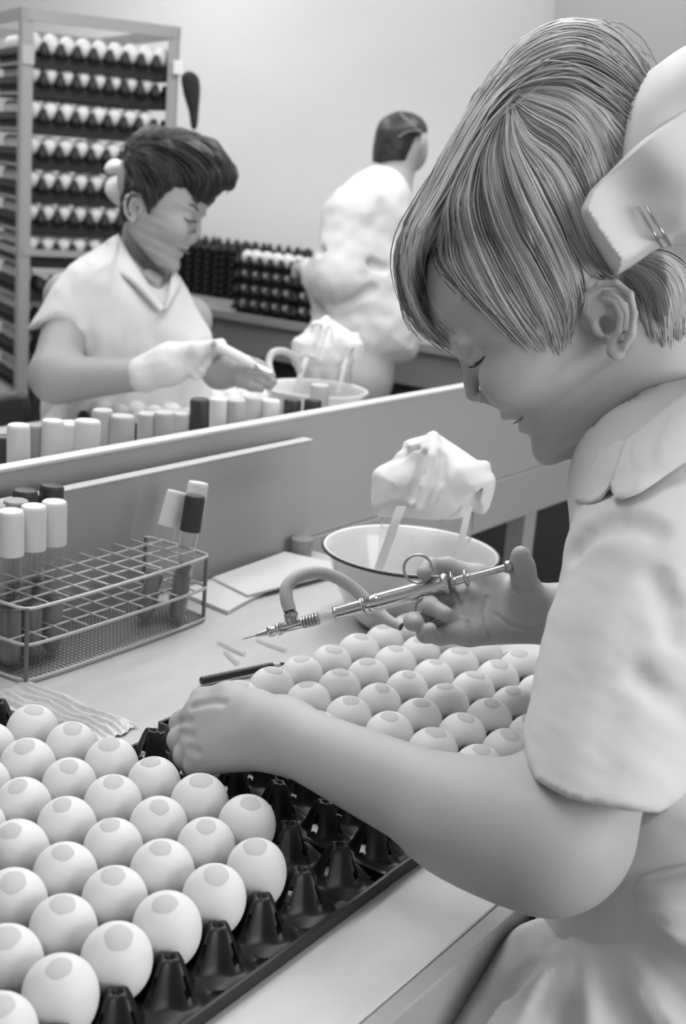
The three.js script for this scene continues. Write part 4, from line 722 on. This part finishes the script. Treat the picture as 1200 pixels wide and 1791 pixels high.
{
  const o = W(1.80, 1.60, TT + 0.001), tr = { o, yaw: TH };
  eggTray('black egg tray on the second bench under the gloved hand', o, TH, 0, 8, 0, 4, {}, (c, r) => r < 1 || c < 0);
  const rn = ['nearest the divider', 'second from the divider', 'third from the divider', 'fourth from the divider', 'farthest from the divider'];
  for (let r = 0; r < 5; r++) for (let c = 0; c < 9; c++) addEgg(latt(tr, c, r, EGG_H), `egg on the second bench, ${ordinal[c]} from the left in the row ${rn[r]}`, 'eggs on the second bench', true, false);
  const top = onH(572, 590, TT + 0.2), c = V3(top.x, TT + 0.001, top.z), shift = c.clone().sub(JC).add(V3(0, JC.y - BC.y, 0));
  const b2 = copyOf(bowl, 'white enamel bowl on the second bench under the far cloth'); b2.position.add(shift); b2.children[1].material = M.enamel; b2.children[1].userData = {};
  const j2 = copyOf(jar, 'glass jar in the bowl on the second bench'); j2.position.add(shift);
  const c2 = copyOf(cloth, 'white cloth draped over the jar on the second bench beside the gloved woman'); c2.position.add(shift);
  tagged('rubber_hose', 'pale hose looping above the second bench beside the far cloth', 'hose', tube([[476, 660, 2.4], [470, 635, 2.42], [476, 618, 2.43], [494, 614, 2.45], [515, 626, 2.48], [524, 650, 2.5]].map(p => at(...p)), 0.0068, 40, 10), M.capGrey);
  const A = at(372, 600, 2.35), B = at(482, 658, 2.33), s = thing('syringe', 'pale syringe held in the white glove over the second bench', 'syringe', A); s.quaternion.setFromUnitVectors(V3(0, 1, 0), B.clone().sub(A).normalize()); const L = A.distanceTo(B);
  part(s, 'barrel', lathe([[0.0001, L * 0.08], [0.0095, L * 0.08], [0.0095, L * 0.55], [0.007, L * 0.58], [0.007, L * 0.68], [0.0001, L * 0.68]], 20), M.capWhite); part(s, 'plunger', lathe([[0.0001, 0], [0.007, 0], [0.007, 0.004], [0.004, 0.005], [0.004, L * 0.1], [0.0001, L * 0.1]], 16), M.steelDull); part(s, 'nozzle', lathe([[0.0001, L * 0.66], [0.0055, L * 0.67], [0.005, L * 0.9], [0.0015, L], [0.0001, L]], 16), M.steel);
}
// ---------------------------------------------------------------- egg rack at the far left
{
  const PH = 0.52, X0 = at(45, 12, 3.6), gx = V3(Math.cos(PH), 0, -Math.sin(PH)), gz = V3(-Math.sin(PH), 0, -Math.cos(PH)), Wd = 0.44, Dp = 0.75, H = X0.y;
  const r = thing('egg_rack', 'tall grey metal rack filled with trays of white eggs', 'rack', V3(X0.x, 0, X0.z), PH), p = 0.022;
  for (const [x, z] of [[0, 0], [Wd, 0], [0, -Dp], [Wd, -Dp]]) part(r, 'post', join([box(0.034, H, 0.004, x + (x ? -0.0 : 0.006), H / 2, z, 0.001), box(0.004, H, 0.034, x + (x ? 0.015 : -0.01), H / 2, z - (z ? -0.0 : 0.012), 0.001)]), M.shelf);
  const rail = (y, h) => { part(r, 'rail', box(Wd, h, 0.004, Wd / 2, y, 0.003, 0.001), M.shelf); part(r, 'rail', box(Wd, h, 0.004, Wd / 2, y, -Dp - 0.003, 0.001), M.shelf); part(r, 'rail', box(0.004, h, Dp, -0.011, y, -Dp / 2, 0.001), M.shelf); part(r, 'rail', box(0.004, h, Dp, Wd + 0.018, y, -Dp / 2, 0.001), M.shelf); };
  rail(H - 0.017, 0.034); rail(0.975, 0.02); rail(0.12, 0.03);
  part(r, 'label_card', box(0.034, 0.05, 0.002, 0.008, H - 0.125, 0.006, 0.0005), M.board, 'pale card on the front post'); part(r, 'label_card', box(0.03, 0.04, 0.02, Wd + 0.012, H - 0.115, 0.006, 0.004), M.capWhite, 'white block on the right post');
  const post1 = lathe([[0.0001, 0.046], [0.006, 0.046], [0.0085, 0.04], [0.0145, 0.022], [0.0225, 0.004], [0.0001, 0.004]], 10);
  const nC = 9, nD = 6, tg = [];
  for (let i = 0; i <= nC; i++) for (let k = 0; k <= nD; k++) if (k < 2 || i < 1) tg.push(post1.clone().scale(1, k > 0 && i < 1 ? 0.72 : 1, 1).translate(i * PIT, 0, -k * PIT));
  tg.push(box(nC * PIT + 0.01, 0.036, nD * PIT + 0.01, nC * PIT / 2, -0.008, -nD * PIT / 2, 0.003)); const trayG = join(tg);
  const local = (x, y, z) => V3(X0.x, y, X0.z).addScaledVector(gx, x).addScaledVector(gz, -z);
  const rows = [1.556, 1.475, 1.376, 1.277, 1.183, 1.092, 0.998];   // level of the egg middles
  for (let i = 0; i < 4; i++) rows.push(0.9 - i * 0.095);
  rows.forEach((h, i) => {
    const name = i < 7 ? ordinal[i] + ' level from the top of the egg rack' : (ordinal[i] || 'lowest') + ' level of the rack, behind the seated woman';
    const t = thing('egg_tray', `black egg tray on the ${name}`, 'egg tray', local(0.012, h - 0.042, -0.02), PH, 'trays in the egg rack'); part(t, 'moulding', trayG, M.trayFar);
    part(r, 'shelf_bar', box(Wd - 0.01, 0.008, 0.012, Wd / 2 + 0.005, h - 0.058, -0.022, 0.001), M.shelf); part(r, 'shelf_bar', box(0.012, 0.008, Dp - 0.02, 0.002, h - 0.058, -Dp / 2, 0.001), M.shelf); part(r, 'shelf_bar', box(0.012, 0.008, Dp - 0.02, Wd, h - 0.058, -Dp / 2, 0.001), M.shelf);
    const n = i < 7 ? (i === 0 ? 9 : 8) : 0;
    for (let c = 0; c < n; c++) addEgg(local(0.012 + (c + 0.5) * PIT, h, -0.02 - 0.5 * PIT), `egg ${ordinal[c]} from the post in front on the ${ordinal[i]} rack level from the top`, 'eggs in the rack', false);
    for (let k = 1; k < 6; k++) addEgg(local(0.012 + 0.5 * PIT, h, -0.02 - (k + 0.5) * PIT), `egg ${ordinal[k]} behind the front post at the side of the ${ordinal[i]} rack level`, 'eggs in the rack', false);
  });
  // dark cloth on the right post
  const P = plate(335, 175, 3.62), O = [[318, 132], [330, 124], [345, 132], [350, 150], [348, 190], [343, 226], [336, 226], [330, 195], [320, 160]];
  tagged('dark_cloth', 'dark cloth hanging from the right post of the egg rack', 'cloth', isoMesh(puffed(P, outline(P, O, true, 60), 0.022, 0.02), ...boundsOf(O.map(q => P.pt(...q)), 0.04), 0.006), mat(0.02, 0.9));
}
// ---------------------------------------------------------------- counter along the white wall with stacked trays
{
  const UF = 3.66, HC = 0.75, c = thing('wall_counter', 'grey counter along the white wall behind the seated woman', 'counter');
  part(c, 'counter_top', roomBox(UF, U_BACK - 0.001, 0.05, 4.3, HC - 0.03, HC), M.shelf); part(c, 'apron', roomBox(UF + 0.02, UF + 0.04, 0.06, 4.28, HC - 0.15, HC - 0.0305), mat(0.2, 0.6));
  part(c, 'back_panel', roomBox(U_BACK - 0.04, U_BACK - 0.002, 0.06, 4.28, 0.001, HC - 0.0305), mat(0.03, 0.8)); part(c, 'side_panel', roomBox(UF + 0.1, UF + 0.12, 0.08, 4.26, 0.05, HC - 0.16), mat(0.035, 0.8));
  for (const v of [0.08, 1.3, 2.9, 4.2]) part(c, 'leg', roomBox(UF + 0.045, UF + 0.085, v, v + 0.04, 0.001, HC - 0.0305), M.leg);
  const spike = lathe([[0.0001, 0.036], [0.006, 0.036], [0.013, 0.016], [0.021, 0.0], [0.0001, 0.0]], 7);
  const trayFar = (nu, nv) => { const g = [roomBox(0, nu * PIT, 0, nv * PIT, 0, 0.016, 0.002)]; for (let i = 0; i <= nu; i++) for (let k = 0; k <= nv; k++) if (i === 0 || k === 0 || i === nu) { const q = W(i * PIT, k * PIT, 0.012); g.push(spike.clone().translate(q.x, q.y, q.z)); } return join(g); };
  const big = trayFar(6, 5);
  const stack = (u, v, n, step, label, top) => { for (let k = 0; k < n; k++) { const t = thing('egg_tray', `${label}, ${k === n - 1 ? 'topmost' : ordinal[k] + ' from the bottom'}`, 'egg tray', W(u, v, HC + 0.001 + k * step), 0, 'stacked egg trays on the counter'); part(t, 'moulding', big, M.trayFar); } };
  stack(3.985, 3.09, 7, 0.027, 'empty black tray, right stack of the dark counter heap'); stack(3.985, 3.36, 7, 0.027, 'empty black tray, middle stack of the dark counter heap'); stack(3.985, 3.63, 7, 0.027, 'empty black tray, left stack of the dark counter heap');
  const n = 4, st = 0.052; stack(3.68, 2.5, n, st, 'black tray in the egg pile beside the white coat'); stack(3.68, 2.765, n, st, 'black tray, left half of the egg pile by the white coat');
  for (let v = 0; v < 10; v++) for (let u = 0; u < 2; u++) { const vv = 2.524 + (v + (v > 4 ? 0.52 : 0)) * PIT; addEgg(W(3.704 + u * PIT, vv, HC + 0.001 + (n - 1) * st + 0.038), `egg on top of the pile beside the white coat, ${u ? 'second' : 'front'} row, ${ordinal[9 - v]} from left`, 'eggs on the counter pile', false); }
  for (let k = 0; k < n - 1; k++) for (let v = 0; v < 8; v++) addEgg(W(3.704, 2.524 + ((v + 2) + (v + 2 > 4 ? 0.52 : 0)) * PIT, HC + 0.001 + k * st + 0.036), `egg in the ${['bottom', 'second', 'third'][k]} tray of the pile beside the white coat, ${ordinal[v]} from the right`, 'eggs on the counter pile', false).scale.set(0.9, 0.62, 0.9);
}
// ---------------------------------------------------------------- two more people
function headFrame3(o, F, U) { const P = plate(...o); const f = P.x.clone().multiplyScalar(F[0]).addScaledVector(P.y, F[1]).addScaledVector(P.z, F[2]).normalize(), u0 = P.x.clone().multiplyScalar(U[0]).addScaledVector(P.y, U[1]).addScaledVector(P.z, U[2]); const u = u0.addScaledVector(f, -u0.dot(f)).normalize(); let z = f.clone().cross(u); if (z.dot(P.z) < 0) z.negate();
  const S = 0.000475; return { P, loc: (X, Y, Z) => { X -= P.o.x; Y -= P.o.y; Z -= P.o.z; return [(X * f.x + Y * f.y + Z * f.z) / S, (X * u.x + Y * u.y + Z * u.z) / S, (X * z.x + Y * z.y + Z * z.z) / S]; }, w: (x, y, q) => P.o.clone().addScaledVector(f, x * S).addScaledVector(u, y * S).addScaledVector(z, q * S), S }; }
const puffMesh = (P, O, half, round, cell, smooth = true, extra = 0, freq = 20) => { const f = puffed(P, outline(P, O, smooth, 120), half, round); const b = boundsOf(O.flatMap(q => [P.pt(...q, half), P.pt(...q, -half)]), 0.02); return isoMesh(extra ? (x, y, z) => f(x, y, z) + extra * noise3.noise(x * freq, y * freq, z * freq) : f, b[0], b[1], cell); };
{
  const who = thing('person', 'dark haired woman in a white blouse and one white glove seated behind the divider', 'person');
  const H = headFrame3([347, 381, 2.55], [0.87, -0.40, 0.28], [0.42, 0.9, 0]), hf = headField(), ef = earField(-215, -70, 142, -0.2, 0.98), P = H.P;
  const neck = capsule(at(254, 410, 2.66), at(246, 505, 2.68), 0.046, 0.054), chest = puffed(plate(265, 490, 2.59), outline(plate(265, 490, 2.57), [[230, 475], [262, 508], [284, 534], [290, 510], [288, 485], [262, 470]], false), 0.03, 0.02);
  const fH = (x, y, z) => smin(smin((() => { const q = H.loc(x, y, z); return smin(hf(...q), ef(...q), 5) * H.S; })(), neck(x, y, z), 0.012), chest(x, y, z), 0.014);
  const hb = boundsOf([H.w(60, 240, 160), H.w(60, -290, 160), H.w(-400, 240, -160), H.w(-400, -290, -160), H.w(60, 240, -160), H.w(60, -290, -160), H.w(-400, 240, 160), H.w(-400, -290, 160), at(250, 540, 2.7), at(250, 540, 2.5)], 0.01);
  const arm = blend([capsule(at(122, 535, 2.56), at(98, 650, 2.48), 0.042, 0.046), capsule(at(98, 664, 2.48), at(250, 655, 2.42), 0.046, 0.029)], 0.03);
  const arm2 = blend([capsule(at(370, 640, 2.5), at(385, 648, 2.42), 0.03, 0.03), capsule(at(385, 648, 2.42), at(425, 655, 2.38), 0.028, 0.022)], 0.03);
  const f2 = [[[425, 645], [455, 640], [472, 656]], [[430, 655], [462, 655], [478, 668]], [[428, 664], [455, 668], [472, 676]], [[420, 668], [440, 676], [456, 680]]].map(l => chainOf(l.map(([a, b], i) => J(a, b, 2.375 - 0.006 * i, 0.0095 - 0.001 * i)))); f2.push(chainOf([J(400, 640, 2.4, 0.013), J(430, 632, 2.39, 0.01), J(450, 634, 2.385, 0.008)]));
  const fA2 = (x, y, z) => { let g = f2[0](x, y, z); for (const q of f2) g = smin(g, q(x, y, z), 0.002); return smin(arm2(x, y, z), g, 0.01); };
  const hips = blend([capsule(at(220, 600, 2.68), at(230, 800, 2.72), 0.1, 0.11), capsule(at(120, 520, 2.56), at(330, 560, 2.72), 0.05, 0.05)], 0.08);
  const geo = [isoMesh(fH, hb[0], hb[1], 0.0038), isoMesh(arm, ...boundsOf([at(112, 520, 2.54), at(95, 655, 2.47), at(250, 655, 2.42)], 0.08), 0.006), isoMesh(fA2, ...boundsOf([at(370, 640, 2.5), at(480, 680, 2.36)], 0.06), 0.004), isoMesh(hips, ...boundsOf([at(220, 600, 2.68), at(230, 800, 2.72), at(120, 520, 2.56), at(330, 560, 2.72)], 0.13), 0.014)];
  part(who, 'body', mergeGeometries(geo), skinMat2);
  const onF = (x, y) => { let z = 190; while (z > -60) { const q = H.w(x, y, z); if (fH(q.x, q.y, q.z) < 0) break; z -= 1; } return H.w(x, y, z + 1.5); };
  part(who, 'eyelashes', tube([[4, -18], [-4, -27], [-14, -29], [-26, -24]].map(q => onF(...q)), 0.0018, 12, 6), lashMat, 'dark lashes of the lowered eye'); part(who, 'eyebrow', tube([[8, 22], [0, 30], [-14, 36], [-30, 32]].map(q => onF(...q)), t => 0.001 + 0.002 * Math.sin(Math.PI * t), 12, 6), mat(0.06, 0.7));
  part(who, 'lips', tube([[11, -149], [2, -150], [-8, -149], [-18, -146]].map(q => onF(...q)), t => 0.001 + 0.002 * Math.sin(Math.PI * t), 12, 6), mat(0.14, 0.5), 'dark painted lips');
  const HO = [[220, 262], [234, 234], [268, 222], [320, 227], [368, 243], [398, 272], [414, 308], [406, 330], [388, 332], [374, 350], [352, 366], [338, 362], [326, 344], [312, 340], [296, 352], [278, 366], [266, 388], [252, 386], [246, 352], [238, 345], [228, 372], [218, 388], [212, 370], [216, 320]];
  const PHd = plate(310, 300, 2.57), hairF0 = puffed(PHd, outline(PHd, HO, true, 160), 0.1, 0.034), hairF = (x, y, z) => hairF0(x, y, z) + 0.007 * noise3.noise(x * 28, y * 28, z * 28) + 0.003 * noise3.noise(x * 70, y * 70, z * 70);
  const hair = part(who, 'hair', isoMesh(hairF, ...boundsOf(HO.flatMap(q => [PHd.pt(...q, 0.11), PHd.pt(...q, -0.11)]), 0.01), 0.005), mat(0.015, 0.6), 'short dark wavy hair');
  const fans = [{ n: 500, guides: [[[232, 240], [300, 228], [370, 250], [408, 300], [392, 330]], [[230, 250], [290, 250], [345, 280], [370, 320], [350, 358]], [[228, 260], [270, 275], [300, 310], [300, 345]], [[225, 270], [250, 300], [268, 340], [262, 385]], [[222, 280], [232, 310], [240, 340]]], tone: [0.008, 0.045], seed: 30, lock: 5, rad: 0.0011, raise: 0.003, seg: 12, jit: 0.008, wild: 0.25 }];
  part(hair, 'strands', strandsMesh(PHd, hairF, fans, { zmax: 0.115 }), strandMat).userData.kind = 'stuff';
  const cap = part(who, 'cap', puffMesh(plate(208, 325, 2.63), [[186, 318], [200, 306], [218, 306], [230, 318], [233, 338], [228, 354], [212, 362], [196, 352], [184, 336]], 0.03, 0.02, 0.005), M.cloth, 'white cap at the back of the head');
  part(cap, 'cap_top', puffMesh(plate(200, 292, 2.63), [[182, 296], [190, 282], [204, 278], [217, 286], [219, 300], [205, 306], [188, 304]], 0.03, 0.016, 0.005), M.cloth);
  const PB = plate(230, 600, 2.66), PSl = plate(110, 530, 2.545);
  const tO = [[207, 412], [188, 424], [150, 448], [122, 470], [108, 540], [112, 640], [80, 720], [40, 800], [400, 830], [372, 700], [366, 630], [371, 592], [352, 556], [326, 502], [300, 472], [290, 486], [262, 480], [232, 450]];
  const sO = [[160, 446], [122, 466], [92, 500], [66, 545], [49, 577], [86, 570], [118, 584], [141, 603], [164, 560], [190, 500], [190, 460]];
  const b1 = puffed(PB, outline(PB, tO, true, 160), 0.13, 0.085), b2 = puffed(PSl, outline(PSl, sO, false), 0.068, 0.04);
  const bf = (x, y, z) => { let f = smin(b1(x, y, z), b2(x, y, z), 0.03) + 0.004 * noise3.noise(x * 16, y * 10, z * 16) + 0.0018 * noise3.noise(x * 40, y * 25, z * 40); f = Math.max(f, -(neck(x, y, z) - 0.006)); return f; };
  const bl = part(who, 'blouse', isoMesh(bf, ...boundsOf(tO.concat(sO).flatMap(q => [at(...q, 2.45), at(...q, 2.8)]), 0.01), 0.008), blouseMat, 'white short sleeved blouse');
  const flap = (top, bot) => { const T = new THREE.CatmullRomCurve3(top.map(p => at(...p))), B = new THREE.CatmullRomCurve3(bot.map(p => at(...p))); return thick(grid(14, 6, (a, b) => T.getPoint(a).lerp(B.getPoint(a), b).addScaledVector(PB.z, 0.012 * Math.sin(Math.PI * b))), 0.004); };
  part(bl, 'collar', flap([[206, 411, 2.6], [226, 450, 2.555], [262, 505, 2.53], [286, 540, 2.53]], [[188, 424, 2.58], [192, 468, 2.545], [222, 484, 2.525], [280, 545, 2.525]]), blouseMat); part(bl, 'collar', flap([[296, 455, 2.63], [300, 480, 2.57], [292, 515, 2.54], [286, 540, 2.53]], [[300, 470, 2.64], [318, 495, 2.6], [306, 520, 2.545], [290, 546, 2.53]]), blouseMat);
  // glove
  const gl = blend([capsule(at(252, 654, 2.42), at(300, 636, 2.41), 0.035, 0.036), capsule(at(300, 636, 2.41), at(338, 622, 2.4), 0.036, 0.024)], 0.02);
  const gf = [[[330, 614], [362, 608], [386, 602]], [[338, 622], [368, 618], [360, 634]], [[336, 632], [366, 632], [352, 646]], [[330, 642], [356, 646], [342, 656]]].map((l, k) => chainOf(l.map(([a, b], i) => J(a, b, 2.4 - 0.008 * i + 0.004 * k, 0.0125 - 0.0012 * i)))); gf.push(chainOf([J(300, 622, 2.4, 0.018), J(345, 612, 2.37, 0.013), J(376, 604, 2.37, 0.0105)]));
  part(who, 'glove', isoMesh((x, y, z) => { let g = gf[0](x, y, z); for (const q of gf) g = smin(g, q(x, y, z), 0.003); return smin(gl(x, y, z), g, 0.012) + 0.0012 * noise3.noise(x * 60, y * 60, z * 60); }, ...boundsOf([at(250, 600, 2.45), at(390, 670, 2.35), at(250, 690, 2.4)], 0.04), 0.004), mat(0.66, 0.8), 'white glove');
  part(who, 'skirt', isoMesh(blend([capsule(at(200, 720, 2.7), at(220, 860, 2.76), 0.15, 0.15), capsule(at(160, 840, 2.7), at(160, 1010, 2.45), 0.1, 0.08), capsule(at(260, 840, 2.7), at(260, 1010, 2.45), 0.1, 0.08)], 0.06), ...boundsOf([at(200, 720, 2.7), at(160, 1010, 2.45), at(260, 1010, 2.45), at(220, 860, 2.76)], 0.18), 0.014), blouseMat);
  const ch = thing('chair', 'black chair behind the seated dark haired woman', 'chair'), cc = at(70, 700, 2.78);
  part(ch, 'backrest', puffMesh(plate(24, 715, 2.85), [[-40, 720], [-10, 695], [24, 684], [46, 690], [54, 712], [46, 745], [20, 790], [-40, 800]], 0.02, 0.018, 0.008), M.dark);
  const q = UVH(at(180, 860, 2.75)); part(ch, 'seat', roomBox(q[0] - 0.2, q[0] + 0.2, q[1] - 0.05, q[1] + 0.32, 0.42, 0.46, 0.015), M.dark); for (const [a, b] of [[-0.17, -0.02], [0.17, -0.02], [-0.17, 0.28], [0.17, 0.28]]) part(ch, 'leg', roomBox(q[0] + a - 0.012, q[0] + a + 0.012, q[1] + b - 0.012, q[1] + b + 0.012, 0.001, b > 0.1 ? 0.72 : 0.421, 0.004), M.steelDull);
}
{
  const who = thing('person', 'dark haired worker in a white coat turned away at the far counter', 'person');
  const P = plate(700, 240, 3.68), skull = ellipsoid(at(702, 250, 3.68), V3(0.062, 0.08, 0.07)), neck = capsule(at(698, 270, 3.68), at(678, 345, 3.7), 0.056, 0.06), face = ellipsoid(at(722, 262, 3.73), V3(0.044, 0.064, 0.048));
  const ef = ellipsoid(at(738, 248, 3.64), V3(0.012, 0.03, 0.018)), trunk = capsule(at(650, 360, 3.68), at(620, 660, 3.65), 0.1, 0.11);
  const hand = blend([capsule(at(545, 478, 3.8), at(528, 470, 3.84), 0.03, 0.02), ...[0, 1, 2, 3].map(i => capsule(at(530, 464 + i * 5, 3.84), at(515, 466 + i * 6, 3.87), 0.009, 0.008)), capsule(at(538, 462, 3.82), at(522, 455, 3.84), 0.01, 0.008)], 0.008);
  const f = (x, y, z) => { let d = smin(skull(x, y, z), face(x, y, z), 0.03); d = smin(d, neck(x, y, z), 0.02); d = smin(d, ef(x, y, z), 0.008); return Math.min(smin(d, trunk(x, y, z), 0.05), hand(x, y, z)); };
  part(who, 'body', isoMesh(f, ...boundsOf([at(700, 240, 3.68), at(650, 360, 3.68), at(620, 660, 3.65), at(520, 470, 3.87)], 0.14), 0.007), skinMat);
  const HO = [[652, 276], [656, 236], [668, 208], [700, 195], [733, 203], [748, 226], [742, 240], [733, 244], [728, 262], [714, 290], [690, 294], [655, 290]];
  const hair0 = puffed(P, outline(P, HO, true, 120), 0.098, 0.06), hf2 = (x, y, z) => hair0(x, y, z) + 0.002 * noise3.noise(x * 40, y * 40, z * 40);
  const hair = part(who, 'hair', isoMesh(hf2, ...boundsOf(HO.flatMap(q => [P.pt(...q, 0.1), P.pt(...q, -0.1)]), 0.01), 0.006), mat(0.025, 0.5), 'short dark hair');
  for (const l of [[[698, 198, 0.07], [716, 214, 0.1], [738, 236, 0.085]], [[696, 240, 0.102], [714, 230, 0.102], [738, 228, 0.085]]]) part(hair, 'hair_tie', tube(l.map(([a, b, c]) => P.pt(a, b, c)), 0.0022, 16, 6), mat(0.25, 0.7), 'thin pale cord over the hair');
  const PC = plate(640, 500, 3.66), cO = [[652, 292], [690, 296], [716, 330], [722, 400], [722, 470], [735, 555], [728, 622], [706, 634], [684, 640], [680, 700], [676, 800], [530, 800], [520, 690], [528, 610], [545, 555], [541, 500], [556, 440], [568, 390], [600, 330]];
  const c0 = puffed(PC, outline(PC, cO, true, 160), 0.15, 0.1);
  const slv = blend([capsule(at(610, 380, 3.56), at(592, 488, 3.54), 0.07, 0.06), capsule(at(592, 490, 3.54), at(548, 480, 3.78), 0.06, 0.046)], 0.04);
  const folds = [[[[560, 440], [620, 452], [670, 470]], 1], [[[545, 535], [590, 540], [650, 505]], 1], [[[560, 560], [620, 590], [690, 632]], 1], [[[560, 545], [600, 565], [640, 580]], 1]].map(([l]) => chainOf(l.map(([a, b]) => [at(a, b, 3.51), 0.007]), 0.006));
  const cf = (x, y, z) => { let d = smin(c0(x, y, z), slv(x, y, z), 0.05) + 0.005 * noise3.noise(x * 9, y * 11, z * 9) + 0.003 * noise3.noise(x * 26, y * 26, z * 26); for (const q of folds) d = smax(d, -q(x, y, z), 0.02); return Math.max(d, -(neck(x, y, z) - 0.004)); };
  part(who, 'coat', isoMesh(cf, ...boundsOf(cO.flatMap(q => [at(...q, 3.46), at(...q, 3.84)]), 0.02), 0.009), blouseMat, 'loose white coat');
  const fl = p => { const q = p.clone(); q.y = 0.02; return q; }, l1 = at(570, 800, 3.66), l2 = at(640, 800, 3.66);
  part(who, 'trousers', isoMesh(blend([capsule(l1, fl(l1).setY(0.1), 0.11, 0.07), capsule(l2, fl(l2).setY(0.1), 0.11, 0.07)], 0.03), ...boundsOf([l1, fl(l1), fl(l2), l2], 0.13), 0.016), blouseMat);
  for (const l of [l1, l2]) part(who, 'shoe', isoMesh(ellipsoid(V3(l.x, 0.045, l.z - 0.03), V3(0.05, 0.045, 0.13)), ...boundsOf([V3(l.x, 0.045, l.z - 0.03)], 0.15), 0.012), M.dark);
}
// dark stores on the floor past the end of the near bench
{
  for (const [u, v, w, d, h, l] of [[2.75, 1.0, 0.5, 0.5, 0.6, 'dark crate on the floor past the end of the near bench'], [2.7, 0.4, 0.45, 0.5, 0.5, 'dark crate on the floor beside the grey pillar']]) { const c = thing('storage_crate', l, 'crate', W(u, v, 0.001), TH); part(c, 'case', box(w, h - 0.02, d, w / 2, (h - 0.02) / 2, -d / 2, 0.006), mat(0.035, 0.7)); part(c, 'lid', box(w + 0.01, 0.018, d + 0.01, w / 2, h - 0.01, -d / 2, 0.004), mat(0.06, 0.6)); }
}
scene.updateMatrixWorld(true);
renderer.render(scene, camera);
